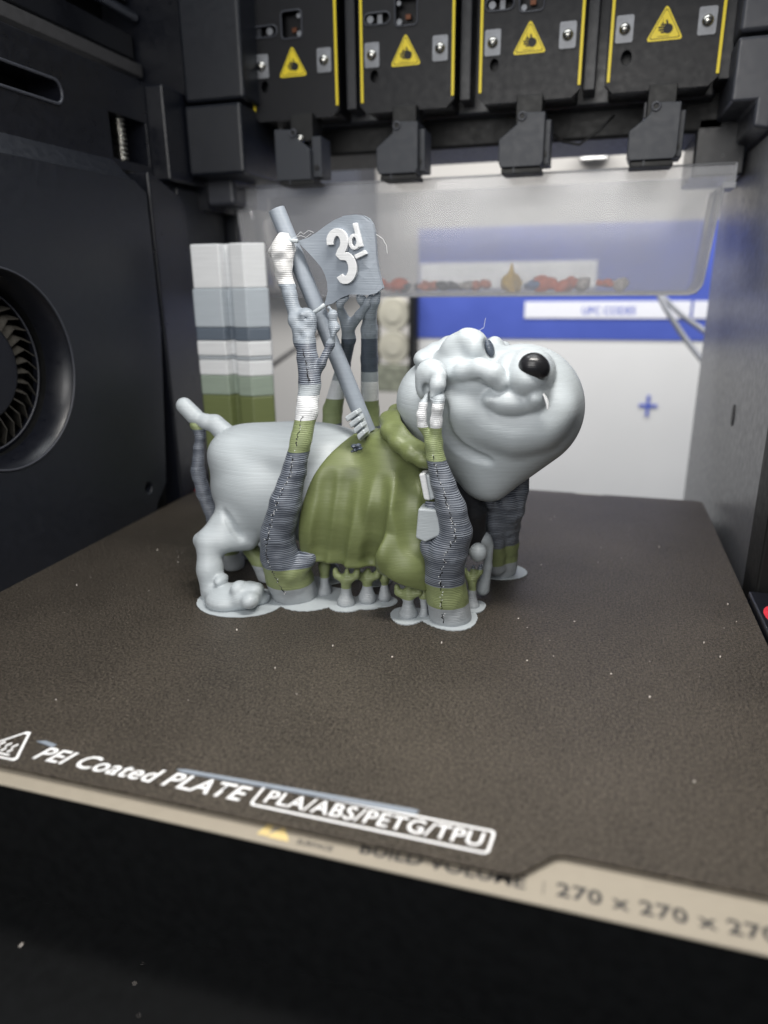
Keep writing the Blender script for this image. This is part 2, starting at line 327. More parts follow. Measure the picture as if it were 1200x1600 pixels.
# ---------------------------------------------------------------- implicit sculpting
class Field:
    def __init__(s, lo, hi, vox):
        s.lo = np.array(lo, float); s.h = vox
        s.n = np.ceil((np.array(hi)-s.lo)/vox).astype(int)+1
        s.ax = [s.lo[i]+vox*np.arange(s.n[i]) for i in range(3)]
        s.D = np.full(tuple(s.n), 5.0, np.float32)
    def sub(s, lo, hi):
        i0 = np.clip(np.floor((np.array(lo)-s.lo)/s.h).astype(int), 0, s.n); i1 = np.clip(np.ceil((np.array(hi)-s.lo)/s.h).astype(int)+1, 0, s.n)
        sl = tuple(slice(a, b) for a, b in zip(i0, i1))
        X = s.ax[0][sl[0]].astype(np.float32)[:, None, None]; Y = s.ax[1][sl[1]].astype(np.float32)[None, :, None]; Z = s.ax[2][sl[2]].astype(np.float32)[None, None, :]
        return sl, X, Y, Z
    def mix(s, sl, d, k, op):
        a = s.D[sl]
        if op == 'add':
            h = np.clip(.5+.5*(d-a)/k, 0, 1); s.D[sl] = d+(a-d)*h-k*h*(1-h)
        elif op == 'cut':
            na = -a; h = np.clip(.5+.5*(d-na)/k, 0, 1); s.D[sl] = -(d+(na-d)*h-k*h*(1-h))
        elif op == 'and':
            na, nd = -a, -d; h = np.clip(.5+.5*(nd-na)/k, 0, 1); s.D[sl] = -(nd+(na-nd)*h-k*h*(1-h))
    def ell(s, c, r, k=.15, op='add', rot=None):
        c = np.array(c, float); r = np.array(r if hasattr(r, '__len__') else [r]*3, float); m = r.max()+2*k+.3
        sl, X, Y, Z = s.sub(c-m, c+m); x, y, z = X-c[0], Y-c[1], Z-c[2]
        if rot is not None:   # rotate in the xz picture plane, degrees
            a = math.radians(rot); x, z = x*math.cos(a)+z*math.sin(a), -x*math.sin(a)+z*math.cos(a)
        k0 = np.sqrt((x/r[0])**2+(y/r[1])**2+(z/r[2])**2)+1e-6; k1 = np.sqrt((x/r[0]**2)**2+(y/r[1]**2)**2+(z/r[2]**2)**2)+1e-6
        s.mix(sl, (k0*(k0-1)/k1).astype(np.float32), k, op); return s
    def cap(s, a, b, ra, rb, k=.15, op='add'):
        a = np.array(a, float); b = np.array(b, float); m = max(ra, rb)+2*k+.3
        sl, X, Y, Z = s.sub(np.minimum(a, b)-m, np.maximum(a, b)+m)
        ba = b-a; L2 = ba@ba+1e-9; rr = ra-rb; a2 = L2-rr*rr
        if a2 > 1e-4 and abs(rr) > 1e-4:      # exact round cone: smooth taper
            px_, py_, pz_ = (X-a[0]).astype(np.float64), Y-a[1], Z-a[2]
            y = px_*ba[0]+py_*ba[1]+pz_*ba[2]; z = y-L2; il = 1/L2
            x2 = np.maximum((px_**2+py_**2+pz_**2)*L2*L2-y*y*L2, 0); y2 = y*y*L2; z2 = z*z*L2
            kk = np.sign(rr)*rr*rr*x2
            d = np.where(np.sign(z)*a2*z2 > kk, np.sqrt(x2+z2)*il-rb, np.where(np.sign(y)*a2*y2 < kk, np.sqrt(x2+y2)*il-ra, (np.sqrt(x2*a2*il)+y*rr)*il-ra))
            s.mix(sl, d.astype(np.float32), k, op); return s
        t = np.clip(((X-a[0])*ba[0]+(Y-a[1])*ba[1]+(Z-a[2])*ba[2])/L2, 0, 1)
        d = np.sqrt((X-a[0]-t*ba[0])**2+(Y-a[1]-t*ba[1])**2+(Z-a[2]-t*ba[2])**2)-(ra+(rb-ra)*t)
        s.mix(sl, d.astype(np.float32), k, op); return s
    def chain(s, pts, k=.15, op='add'):
        for (p, r), (q, t) in zip(pts[:-1], pts[1:]): s.cap(p, q, r, t, k, op)
        return s
    def surf(s, px, py, y0=18.5, y1=28.5):
        """first surface point met by the line of sight through (px,py)"""
        for y in np.arange(y0, y1, s.h*.5):
            p = at(px, py, y); i = np.round((p-s.lo)/s.h).astype(int)
            if (i < 0).any() or (i >= s.n).any(): continue
            if s.D[tuple(i)] < 0: return p
        return None
    def halfspace(s, p, n, k=.05):
        """keep the side where (x-p).n < 0"""
        n = np.array(n, float); n /= np.linalg.norm(n)
        sl, X, Y, Z = s.sub(s.lo, s.lo+s.h*s.n)
        s.mix(sl, ((X-p[0])*n[0]+(Y-p[1])*n[1]+(Z-p[2])*n[2]).astype(np.float32), k, 'and'); return s
    def mesh(s, name):
        D = s.D.copy()
        D[0] = D[-1] = 1; D[:, 0] = D[:, -1] = 1; D[:, :, 0] = D[:, :, -1] = 1
        ins = D < 0; n = D.shape
        cnt = np.zeros(tuple(np.array(n)-1), np.int8)
        for i in (0, 1):
            for j in (0, 1):
                for k in (0, 1): cnt += ins[i:n[0]-1+i, j:n[1]-1+j, k:n[2]-1+k]
        act = (cnt > 0) & (cnt < 8); idx = np.argwhere(act)
        ID = np.full(act.shape, -1, np.int32); ID[act] = np.arange(len(idx))
        acc = np.zeros((len(idx), 3)); num = np.zeros(len(idx))
        cor = [(i, j, k) for i in (0, 1) for j in (0, 1) for k in (0, 1)]
        I, J, K = idx.T
        val = {c: D[I+c[0], J+c[1], K+c[2]] for c in cor}
        for c in cor:
            for a in range(3):
                if c[a] == 0:
                    e = list(c); e[a] = 1; e = tuple(e); va, vb = val[c], val[e]
                    m = (va < 0) != (vb < 0); t = np.where(m, va/(va-vb+1e-12*(va == vb)), 0)
                    for b in range(3): acc[:, b] += np.where(m, c[b]+(t if b == a else 0), 0)
                    num += m
        V = s.lo+(idx+acc/num[:, None])*s.h
        Q = []
        for a in range(3):
            b, c = (a+1) % 3, (a+2) % 3
            s0 = [slice(None)]*3; s1 = [slice(None)]*3; s0[a] = slice(0, -1); s1[a] = slice(1, None)
            x0 = ins[tuple(s0)]; x1 = ins[tuple(s1)]; e = np.argwhere(x0 != x1)
            e = e[(e[:, b] > 0) & (e[:, c] > 0) & (e[:, b] < n[b]-1) & (e[:, c] < n[c]-1)]
            fl = x0[tuple(e.T)]
            def g(db, dc):
                p = e.copy(); p[:, b] -= db; p[:, c] -= dc; return ID[tuple(p.T)]
            q = np.stack([g(1, 1), g(0, 1), g(0, 0), g(1, 0)], 1); q[~fl] = q[~fl][:, ::-1]; Q.append(q)
        Q = np.concatenate(Q)
        # light smoothing
        for it in range(2):
            A = np.zeros_like(V); W = np.zeros(len(V))
            for i in range(4):
                np.add.at(A, Q[:, i], V[Q[:, (i+1) % 4]]); np.add.at(W, Q[:, i], 1)
                np.add.at(A, Q[:, i], V[Q[:, (i-1) % 4]]); np.add.at(W, Q[:, i], 1)
            V = V*.5+.5*A/np.maximum(W, 1)[:, None]
        me = bpy.data.meshes.new(name)
        me.vertices.add(len(V)); me.vertices.foreach_set('co', V.astype(np.float32).ravel())
        me.loops.add(Q.size); me.loops.foreach_set('vertex_index', Q.astype(np.int32).ravel())
        me.polygons.add(len(Q)); me.polygons.foreach_set('loop_start', np.arange(0, Q.size, 4, dtype=np.int32))
        me.polygons.foreach_set('loop_total', np.full(len(Q), 4, dtype=np.int32))
        me.update(calc_edges=True); me.validate()
        s.V = V; return me
    def build(s, name, mat, parent=None, **kw):
        me = s.mesh(name)
        o = link(name, me, mat, parent, smooth=True, origin=centre_of(s.V)); return props(o, **kw)

#==STRUCTURE==
# ---------------------------------------------------------------- room behind the printer
st = MB().box(-160, 120, 100, 102, -60, 110).build('room_wall', m_wall, kind='structure')
st = MB().box(-160, 120, 50, 99.9, -61, -60).build('room_floor', m_wall, kind='structure')
MB().box(-30, 14, -12, 47, -4.2, -3.9).build('printer_floor', plastic('matt_black_floor', rgb(15, 16, 17), .8, .1, .2), kind='structure')

bkd = empty('dark_backdrop', (-45, 94, 12), 'blurred dark grey cabinet on the rear wall, added to darken the left end of the tray', 'backdrop')  # dark box added to deepen the tone behind the tray's left end
ca, cb = at(330, 440, 92), at(560, 225, 92)
MB().box(ca[0], cb[0], 92.2, 99.9, ca[2], cb[2]+4).build('backdrop_body', plastic('backdrop_grey', rgb(66, 68, 76), .6, .3, .05, nscale=.1), bkd, bevel=.4)
MB().box(ca[0]+.4, (ca[0]+cb[0])/2-.2, 91.9, 92.18, ca[2]+.5, cb[2]+3.5).build('backdrop_leaf', MATS['backdrop_grey'], bkd, bevel=.1)
MB().box((ca[0]+cb[0])/2+.2, cb[0]-.4, 91.9, 92.18, ca[2]+.5, cb[2]+3.5).build('backdrop_leaf', MATS['backdrop_grey'], bkd, bevel=.1)
mL = bpy.data.materials.new('lit_lamp'); mL.use_nodes = True; bL = mL.node_tree.nodes['Principled BSDF']; bL.inputs['Emission Color'].default_value = (1, .97, .92, 1); bL.inputs['Emission Strength'].default_value = 2.5
lp = at(928, 240, 96)
lamp = empty('wall_lamp', (lp[0], 98, lp[2]), 'small lit lamp glowing beneath the rightmost two nozzle covers', 'lamp')
MB().box(lp[0]-1.6, lp[0]+1.6, 96, 99.8, lp[2]-.6, lp[2]+.6).build('lamp_housing', m_caseg, lamp, bevel=.2)
MB().box(lp[0]-1.4, lp[0]+1.4, 95.8, 95.98, lp[2]-.45, lp[2]+.45).build('lamp_diffuser', mL, lamp)
board = empty('planner_board', (-4, 75, -16), 'white wall board with wide blue header band and small blue plus mark', 'board')
MB().box(-18.2, 26, 75, 75.6, -20, 16.25).build('board_panel', m_board, board)
MB().box(-18.2, 26, 74.9, 74.996, 5.45, 16.2).build('header_band', m_blue, board)
MB().box(-7.2, 8.3, 74.8, 74.896, 7.5, 9.1).build('label_strip', m_label, board)
MB().box(8.55, 13, 74.8, 74.896, 7.5, 9.1).build('label_strip', m_label, board)
text_obj('lettering', 'UPC CODES', m_blue2, board, -1.6, 3.4, 7.85, 8.6, 74.79, bold=.02, plane='y')
MB().box(4.55, 6.3, 74.9, 74.99, -1.1, -.8).box(5.25, 5.55, 74.88, 74.985, -2.0, .1).build('plus_mark', m_blue2, board)
MB().box(-18.0, -.5, 74.75, 74.89, 10.4, 12.9).build('label_strip', m_wink, board)

rack = empty('disc_rack', (-21, 74, -2), 'black framed rack holding two round cream discs left of the blue and white board', 'rack')
MB().box(-18.95, -18.25, 73.5, 75.5, -.2, 10.3).build('frame_post', m_black, rack, bevel=.1)
MB().box(-23.2, -22.6, 73.5, 75.5, -.2, 10.3).build('frame_post', m_black, rack, bevel=.1)
MB().box(-22.6, -18.95, 73.6, 75.5, -.2, 2.6).build('lower_tray', plastic('mossy_grey', rgb(120, 122, 108), .7, .3, .4, nscale=1.2), rack, bevel=.1)
for zc in (7.9, 4.5):
    b = MB(); n = 40
    b.prism(circle(-20.75, zc, 1.75, n), 'y', 74.0, 75.2)
    d = b.build('disc', m_cream, rack, bevel=.15)
    MB().prism(circle(-20.75, zc, .9, 32), 'y', 73.86, 73.99).build('disc_hub', m_cream, d, bevel=.04)
for pts, r in (([at(1028, 458, 62), at(1045, 490, 61), at(1075, 535, 60), at(1120, 590, 58)], .22), ([at(1034, 462, 64), at(1065, 492, 63), at(1100, 517, 62), at(1140, 545, 60)], .22)):
    t = MB(); P = [Vector(p) for p in pts]; S = []
    for i in range(25):
        u = i/24*3; k = min(int(u), 2); f = u-k; p0 = P[max(k-1, 0)]; p1 = P[k]; p2 = P[k+1]; p3 = P[min(k+2, 3)]
        S.append(.5*((2*p1)+(p2-p0)*f+(2*p0-5*p1+4*p2-p3)*f*f+(3*p1-p0-3*p2+p3)*f**3))
    o = t.tube(S, r, 8).build('hanging_cable', m_cable, smooth=True, cat='cable', group='grey cables hanging in front of the board')
    o['label'] = 'steeper grey cable in front of the white label strip' if r and pts[0][1] == 62 else 'shallower grey cable crossing the right end of the label strip'
o = MB().tube([at(420, 575, 70), at(455, 550, 72), at(520, 508, 78)], .25, 8).build('floor_cable', m_inkg, smooth=True, cat='cable')
o['label'] = 'dull grey cable on the beige wall seen between the tower and the flag supports'

# ---------------------------------------------------------------- printer enclosure
enc = empty('printer_enclosure', (-7, 30, -4), 'black plastic three dimensional printer case around the print bed with fan, rails and side panels', '3d printer')
# left main panel with fan opening, chamfered top
fc = (21.62, 8.1); FR = 3.72
me = plate_holes('x', -21.15, -1.1, [(2, -4), (30.05, -4), (30.1, .3), (31.1, 1.2), (32.1, 9), (32.1, 15.3), (31.2, 15.75), (2, 15.75)], [circle(fc[0], fc[1], FR, 72), circle(29.55, 1.35, .28, 16)])
link('left_side_panel', me, m_case, enc, bevel=.12)
MB().prism([(2, 15.62), (2, 0)], 'x', 0, 1) if False else None
b = MB(); pr = [(-21.16, 15.62), (-22.3, 16.75), (-22.9, 16.75), (-22.9, 15.5), (-21.4, 15.5)]
b.add([(p[0], 2, p[1]) for p in pr]+[(p[0]+(0), 31.3, p[1]) for p in pr], [(0, 1, 2, 3, 4), (9, 8, 7, 6, 5)]+[(i, i+5, (i+1) % 5+5, (i+1) % 5) for i in range(5)])
b.build('panel_chamfer', m_case, enc, bevel=.15)
link('inner_wall', plate_holes('x', -22.26, -.3, [(2, -4), (33, -4), (33, 15.6), (2, 15.6)], [circle(fc[0], fc[1], 3.36, 48)]), m_black, enc)
# fan
fan = MB()
prof = [(FR+.03, -21.2), (FR-.1, -21.32), (3.5, -21.6), (3.38, -22.0), (3.35, -22.9)]
n = 72; vs = [(x, fc[0]+r*math.cos(2*math.pi*i/n), fc[1]+r*math.sin(2*math.pi*i/n)) for r, x in prof for i in range(n)]
fan.add(vs, [(j*n+i, j*n+(i+1) % n, (j+1)*n+(i+1) % n, (j+1)*n+i) for j in range(len(prof)-1) for i in range(n)])
fo = fan.build('fan_shroud', m_case2, enc, smooth=True)
b = MB(); b.tube([(-21.13, fc[0]+(FR)*math.cos(2*math.pi*i/72), fc[1]+FR*math.sin(2*math.pi*i/72)) for i in range(73)], .05, 8, cap=False)
b.build('shroud_lip_highlight', m_caseg, fo, smooth=True)  # lighter grey ring round the fan opening stands in for an edge highlight
b = MB(); b.tube([(-22.45, fc[0]+3.15*math.cos(2*math.pi*i/72), fc[1]+3.15*math.sin(2*math.pi*i/72)) for i in range(73)], .04, 8, cap=False)
b.build('rotor_ring', m_caseg, fo, smooth=True)
bl = MB()
hub = MB(); hub.prism(circle(fc[0], fc[1], 2.0, 48), 'x', -22.35, -23.1); hub.build('rotor_hub', m_case2, fo, bevel=.15)
MB().box(-24.2, -23.9, fc[0]-6, fc[0]+9, fc[1]-6, fc[1]+6).build('fan_cavity', m_black, fo)
bm_mesh = None
NB = 36
for i in range(NB):
    a = 2*math.pi*i/NB
    if bm_mesh is None:
        q = MB(); rr = [1.98, 2.65, 3.12]; tt = [0, .03, -.10]
        vs = []
        for r, t in zip(rr, tt):
            for x in (-22.5, -23.6):
                tw = .0 if x > -23 else .20
                for th in (-.012, .012):
                    vs.append((x+22.5, r*math.cos(t+tw+th/r*2.2), r*math.sin(t+tw+th/r*2.2)))
        fs = []
        for k in (0, 1):
            A = k*4; B = A+4
            fs += [(A, A+1, B+1, B), (A+2, B+2, B+3, A+3), (A, B, B+2, A+2), (A+1, A+3, B+3, B+1)]
        fs += [(0, 2, 3, 1), (8, 9, 11, 10)]
        q.add(vs, fs); bm_mesh = q.mesh('fan_blade'); bm_mesh.materials.append(m_blade)
    o = bpy.data.objects.new('fan_blade', bm_mesh); COL.objects.link(o); o.parent = fo
    o.location = Vector((-22.5, fc[0], fc[1]))-(fo.location+enc.location); o.rotation_euler = (a, 0, 0)
# second dark panel, grey panel behind it
b = MB(); b.prism([(32.55, -4), (35.6, -4), (35.6, 14.9), (35.1, 15.5), (33.6, 16.0), (32.5, 16.3)], 'x', -21.25, -23.2)
b.build('rear_side_panel', m_case2, enc, bevel=.12)
b = MB(); b.prism([(35.7, -4), (40.6, -4), (40.6, 15.0), (39.8, 16.0), (35.7, 16.0)], 'x', -21.7, -23.5)
b.build('rear_corner_panel', m_case, enc, bevel=.12)
MB().box(-24, -21.1, 41.0, 41.6, -4, 15.9).build('rear_corner_panel', m_case, enc, bevel=.12)
# upper left wall with slot and screw recess
me = plate_holes('x', -22.2, -1.6, [(2, 16.5), (38.6, 16.3), (38.6, 20.5), (2, 20.5)],
     [rrect(20.5, 28.25, 18.28, 19.18, .42), [(31.3, 16.75), (34.2, 16.75), (34.2, 18.68), (31.3, 18.68)]])
link('upper_left_wall', me, m_case2, enc, bevel=.08)
MB().box(-24.6, -23.85, 2, 36, 16.2, 20.3).build('wall_backing', m_black, enc)
b = MB(); b.tube([(-22.18, p[0], p[1]) for p in rrect(20.5, 28.25, 18.28, 19.18, .42)+[rrect(20.5, 28.25, 18.28, 19.18, .42)[0]]], .07, 8, cap=False)
b.build('slot_rim_highlight', m_caseg, enc, smooth=True)  # highlight along the slot edge, made as a paler tube
# lead screw (threaded)
p0 = atx = None
b = MB(); R = []; P = []
for i in range(140):
    z = 15.0+i*.03; P.append((-22.75, 32.75, z)); R.append(.25+.07*math.sin(2*math.pi*i/7.0))
b.tube(P, R, 18); b.build('lead_screw', m_steel, enc, smooth=True)
# rails above
MB().box(-26.5, -21.15, 37.8, 41, 15, 34).build('rail_end_wall', m_case2, enc)
MB().box(-27, -26.6, 2, 44, 20, 34).build('rail_cavity', m_black, enc)
MB().box(-24.4, -23.3, 2, 37.5, 20.3, 20.75).build('guide_rail', m_gloss, enc, bevel=.05)
MB().box(-24.9, -24.2, 2, 37.5, 21.55, 22.15).build('guide_rail', m_rail, enc, bevel=.05)
MB().box(-25.6, -24.6, 2, 37.5, 22.4, 23.6).build('guide_rail', m_gloss, enc, bevel=.12)
MB().tube([(-24.4, 2, 24.35), (-24.4, 37.5, 24.35)], .26, 20).build('guide_rod', plastic('dark_chrome', rgb(150, 158, 175), .2, .6, .02, metal=.9), enc, smooth=True)
MB().box(-25.6, -24.7, 2, 37.5, 25.0, 26.4).build('guide_rail', m_gloss, enc, bevel=.1)
MB().box(-25.0, -24.3, 2, 37.5, 26.9, 27.7).build('guide_rail', m_rail, enc, bevel=.1)
MB().box(-25.8, -23.8, 2, 37.5, 28.6, 30.4).build('guide_rail', m_gloss, enc, bevel=.1)
# corner column, top left
MB().box(-21.1, -17.75, 36.2, 41, 19.88, 34).build('corner_column', m_case, enc, bevel=.2)
MB().box(-22.25, -21.22, 34.4, 41, 16.1, 20.4).build('corner_bracket', m_case2, enc, bevel=.12)
MB().box(-21.2, -18.0, 36.2, 41, 16.5, 19.78).build('corner_bracket', m_case, enc, bevel=.18)
MB().box(-22.0, -19.6, 38.0, 41, 15.2, 16.9).build('corner_bracket', m_caseg, enc, bevel=.25)
# rear cross beam above the opening
MB().box(-18.2, 5.2, 41.5, 47, 17.9, 34).build('cross_beam', m_black, enc, bevel=.2)
MB().box(-16, 4.5, 40.5, 43, 19.2, 34).build('beam_cover', plastic('beam_plastic', rgb(34, 36, 42), .35, .5, .1), enc, bevel=.2)
# right side
MB().box(6.4, 7.2, 28.9, 49.2, -4, 17.0).build('right_side_panel', plastic('grey_side_plastic', rgb(84, 85, 89), .34, .55, .05, .1, 40), enc, bevel=.12)
MB().box(6.32, 8.3, 26.6, 28.8, -4, 17.5).build('front_frame', m_black, enc, bevel=.1)
MB().box(7.6, 8.4, 8, 26.5, -4, 17.5).build('front_frame', m_black, enc, bevel=.1)
MB().box(4.75, 8, 37.2, 47, 20.9, 34).build('right_column', m_caseg, enc, bevel=.2)
b = MB(); b.prism([(4.75, 18.3), (5.75, 18.3), (5.75, 17.3), (6.5, 17.15), (8, 17.15), (8, 20.75), (4.75, 20.75)], 'y', 37.2, 47); b.build('right_column_foot', m_caseg, enc, bevel=.15)
MB().box(6.3, 8, 8, 37.1, 17.15, 34).build('upper_right_wall', m_caseg, enc, bevel=.15)
b = MB().prism(circle(36.0, 5.0, .28, 16, .5), 'x', 6.36, 6.45).build('panel_slot', m_black, enc)
MB().box(3.9, 6.3, 41.5, 47, 15.9, 18.6).build('tray_holder', m_case2, enc, bevel=.15)
# ---------------------------------------------------------------- toolheads
def toolhead(i, x0, label):
    t = empty('toolhead', (x0+2.3, 40, 19.3), label, 'toolhead', 'toolheads parked along the rear beam')
    Y = 38.0
    holes = [rrect(x0+.2, x0+1.5, 22.92, 23.42, .24), rrect(x0+1.75, x0+2.85, 22.75, 23.95, .18), circle(x0+.68, 20.75, .21, 20, .28)]
    if i == 3: holes = [circle(x0+.75, 20.55, .21, 20, .28)]
    out = [(x0-.1, 19.5), (x0+.25, 19.15), (x0+4.3, 19.15), (x0+4.68, 19.5), (x0+4.68, 30), (x0-.1, 30)]
    link('front_cover', plate_holes('y', Y, .25, out, holes), m_head, t, bevel=.04)
    MB().prism([(x0+.05, 19.3), (x0+4.5, 19.3), (x0+4.5, 30), (x0+.05, 30)], 'y', Y+.6, Y+5).build('housing', m_head, t, bevel=.15)
    MB().box(x0+4.75, x0+5.3, Y+1.0, Y+4, 19.6, 30).build('side_bracket', m_case, t, bevel=.06)
    for sx in (x0-.02, x0+4.55):
        MB().box(sx, sx+.13, Y-.06, Y-.005, 19.62, 30).build('yellow_stripe', m_yel, t, bevel=.015)
    for sx, nm in ((x0+.58, 0), (x0+3.98, 1)):
        pl = MB().prism(rrect(sx-.38, sx+.38, 21.12, 22.2, .1), 'y', Y-.05, Y-.004).build('latch_plate', m_plate_metal, t, bevel=.015)
        e = MB(); n = 16; vs = []; fs = []
        for a in range(7):
            r = .25*math.cos(a/6*math.pi/2); 
            for k in range(n): vs.append((sx+r*math.cos(2*math.pi*k/n), Y-.05-.22*math.sin(a/6*math.pi/2), 21.66+r*math.sin(2*math.pi*k/n)))
        fs = [(a*n+k, a*n+(k+1) % n, (a+1)*n+(k+1) % n, (a+1)*n+k) for a in range(6) for k in range(n)]
        e.add(vs, fs).build('ball_stud', m_steel, pl, smooth=True)
    if i < 3:
        for h in holes[:2]:
            MB().tube([(p[0], Y-.01, p[1]) for p in h+[h[0]]], .045, 6, cap=False).build('hole_rim_highlight', m_caseg, t, smooth=True)  # paler tubes painted in as highlights on the hole edges
        MB().prism(circle(x0+.5+.6*(i == 0), 23.17, .17, 16), 'y', Y-.0, Y+.2).build('screw_head', m_plate_metal, t, bevel=.02)
        MB().box(x0+.85-.5*(i == 0), x0+1.08-.5*(i == 0), Y+.1, Y+.2, 22.97, 23.37).build('spring_tab', m_plate_metal if i else m_block, t)
        MB().prism(circle(x0+(2.68 if i == 0 else 1.93), 23.72, .11, 12), 'y', Y+.05, Y+.3).build('screw_head', m_plate_metal, t)
        MB().prism(circle(x0+(2.68 if i == 0 else 1.95), 22.95, .13, 12), 'y', Y+.05, Y+.3).build('screw_head', m_plate_metal, t)
        MB().box(x0+2.2, x0+2.45, Y+.3, Y+.45, 23.1, 23.3).build('copper_contact', plastic('copper', rgb(96, 58, 38), .4, .5, .1, metal=.6), t)
    # warning sticker: rounded triangle, border, hand, arrow
    cx, cz = x0+2.28, 21.6
    def rtri(s, yo, r=.12):
        P = [(cx-.78*s, cz-.52*s), (cx+.78*s, cz-.52*s), (cx, cz+.86*s)]; out = []
        for j in range(3):
            a = Vector(P[j]); pvt = Vector(P[j-1]); nx = Vector(P[(j+1) % 3]); u = (pvt-a).normalized(); v = (nx-a).normalized()
            for q in range(6):
                f = q/5; out.append(tuple(a+u*r*1.6*(1-f)**2+v*r*1.6*f**2))
        return out
    stk = MB().prism(rtri(1, 0), 'y', Y-.012, Y-.004).build('warning_sticker', m_yel, t)
    ou, inn = rtri(.86, 0, .10), rtri(.81, 0, .09); n = len(ou)
    b = MB(); b.add([(p[0], Y-.016, p[1]) for p in ou+inn], [(k, (k+1) % n, (k+1) % n+n, k+n) for k in range(n)])
    b.build('sticker_border', m_ink, stk)
    b = MB(); yy = Y-.018
    b.prism(circle(cx+.12, cz-.08, .2, 14, .19), 'y', yy-.004, yy)
    for k, (l, z) in enumerate(((.30, .12), (.40, .03), (.38, -.07), (.28, -.16))):
        b.prism(rrect(cx+.1-l, cx+.1, cz-.04+z-.032, cz-.04+z+.032, .03, 3), 'y', yy-.004-.0006*(k+1), yy)
    b.prism([(cx+.05, cz+.02), (cx+.14, cz+.05), (cx+.06, cz+.27), (cx+.0, cz+.25)], 'y', yy-.0074, yy)
    b.build('hand_symbol', m_ink, stk)
    b = MB(); b.box(cx-.13, cx-.115, yy-.003, yy, cz+.15, cz+.34).prism([(cx-.17, cz+.17), (cx-.075, cz+.17), (cx-.1225, cz+.08)], 'y', yy-.0036, yy)
    b.box(cx-.3, cx+.2, yy-.0042, yy, cz-.36, cz-.345)
    b.build('arrow_symbol', m_ink, stk)
    # nozzle block below
    bx = {0: x0+1.5, 1: x0+1.03, 2: x0+1.15, 3: x0+1.12}[i]; W = 2.1; yb = 37.0
    if i == 0: pts = [(bx, 16.15), (bx+1.9, 16.15), (bx+1.9, 17.55), (bx+1.25, 18.05), (bx+.9, 18.5), (bx, 18.55)]
    else: pts = [(bx+.12, 16.2), (bx+W-.12, 16.2), (bx+W, 16.4), (bx+W, 18.45), (bx+.95, 18.5), (bx+.8, 18.0), (bx, 17.4), (bx, 16.5)]
    sh = 1.0 if i < 3 else .75
    nb = MB().prism(pts, 'y', yb, yb+1.5).build('nozzle_cover', m_block, t, bevel=.05)
    MB().box(bx+W-.25, bx+W+.25, yb+.45, yb+1.9, 16.3, 18.2).build('side_plate', m_block, nb, bevel=.05)
    MB().box(bx+.15, bx+W-.1, yb+.1, yb+1.7, 15.95, 16.16).build('lower_grille', m_black, nb, bevel=.03)
    MB().box(bx+.7, bx+.78, yb+.02, yb+.1, 15.97, 16.19).build('grille_rib', m_block, nb)
    MB().tube([(bx+1.05+.16*math.cos(a*math.pi/8), yb-.03, 18.32+.16*math.sin(a*math.pi/8)) for a in range(17)], .055, 8, cap=False).build('pivot_ring', m_caseg, nb, smooth=True)
    MB().tube([(bx+1.05, yb-.01, 18.32), (bx+1.05, yb+.03, 18.32)], .1, 12).build('pivot_pin', m_black, nb)
    MB().prism(circle(bx+W+.0, 16.75, .12, 14), 'y', yb+.35, yb+.46).build('side_screw', m_black, nb)
    if i == 0:
        e = MB().tube([at(467, 216, 37.2)+np.array([0, k*.12, 0]) for k in range(4)], [.12, .22, .22, .1], 14).build('nozzle_tip', m_steel, nb, smooth=True)
    MB().box(bx+.7, bx+1.9, yb+.5, yb+2.0, 18.0, 19.3).build('neck', m_black, t, bevel=.05)
    MB().box(bx+.6, bx+1.4, yb+1.8, yb+2.4, 18.2, 18.9).build('heater_clip', m_caseg, t, bevel=.05)
    return t
toolhead(0, -18.1, 'leftmost black toolhead, beside the corner column, with steel nozzle tip showing over its nozzle cover')
toolhead(1, -12.2, 'second black toolhead from the left, above the flag, with yellow hand warning sticker')
toolhead(2, -6.3, 'third black toolhead from the left, above the bulldog brow, with notched grey nozzle cover')
toolhead(3, -.45, 'rightmost black toolhead, next to the grey right column')
o = MB().tube([at(858, 205, 40), at(880, 222, 40), at(905, 226, 40), at(935, 205, 40), at(960, 180, 40)], .06, 8).build('thin_wire', m_black, smooth=True, label='thin black wire sagging between the two right toolheads', cat='wire')

# ---------------------------------------------------------------- clear waste tray
tr = empty('waste_tray', (-7.6, 41, 10.2), 'clear plastic waste tray hanging behind the print bed with coloured scraps inside', 'tray')
def outline(grow=0):
    g = grow; zb = 10.35-g; zt = 16.2
    pts = [(-20.75, zt), (-20.75, 15.35), (-20.25, 15.35)]
    xl, xr = -19.95-g, 5.05+g; r = .7+g
    pts.append((-20.2-g, 15.3))
    for k in range(9):
        a = math.radians(180+90*k/8); pts.append((xl+.25+r+r*math.cos(a), zb+r+r*math.sin(a)))
    for k in range(9):
        a = math.radians(270+90*k/8); pts.append((xr-.25-r+r*math.cos(a), zb+r+r*math.sin(a)))
    pts += [(5.2+g, 15.3), (5.15, 15.35), (5.62, 15.35), (5.62, zt)]
    return pts
ol = outline()
MB().prism(ol, 'y', 39.4, 39.52).build('tray_front', m_clear, tr)
ol2 = outline(-.02)
MB().prism([(x*.99-.05, z) for x, z in ol2], 'y', 44.4, 44.52).build('tray_back', m_clear, tr)
b = MB(); seg = ol[3:-3]; n = len(seg)
vs = [(p[0], y, p[1]) for p in seg for y in (39.53, 44.39)]
b.add(vs, [(2*i, 2*i+1, 2*i+3, 2*i+2) for i in range(n-1)])
o = b.build('tray_wall', m_clear, tr, smooth=True)
so = o.modifiers.new('s', 'SOLIDIFY'); so.thickness = .08
MB().tube([(-20.75, 39.36, 16.2), (5.62, 39.36, 16.2)], .045, 8).build('tray_rim', m_clear_edge, tr, smooth=True)
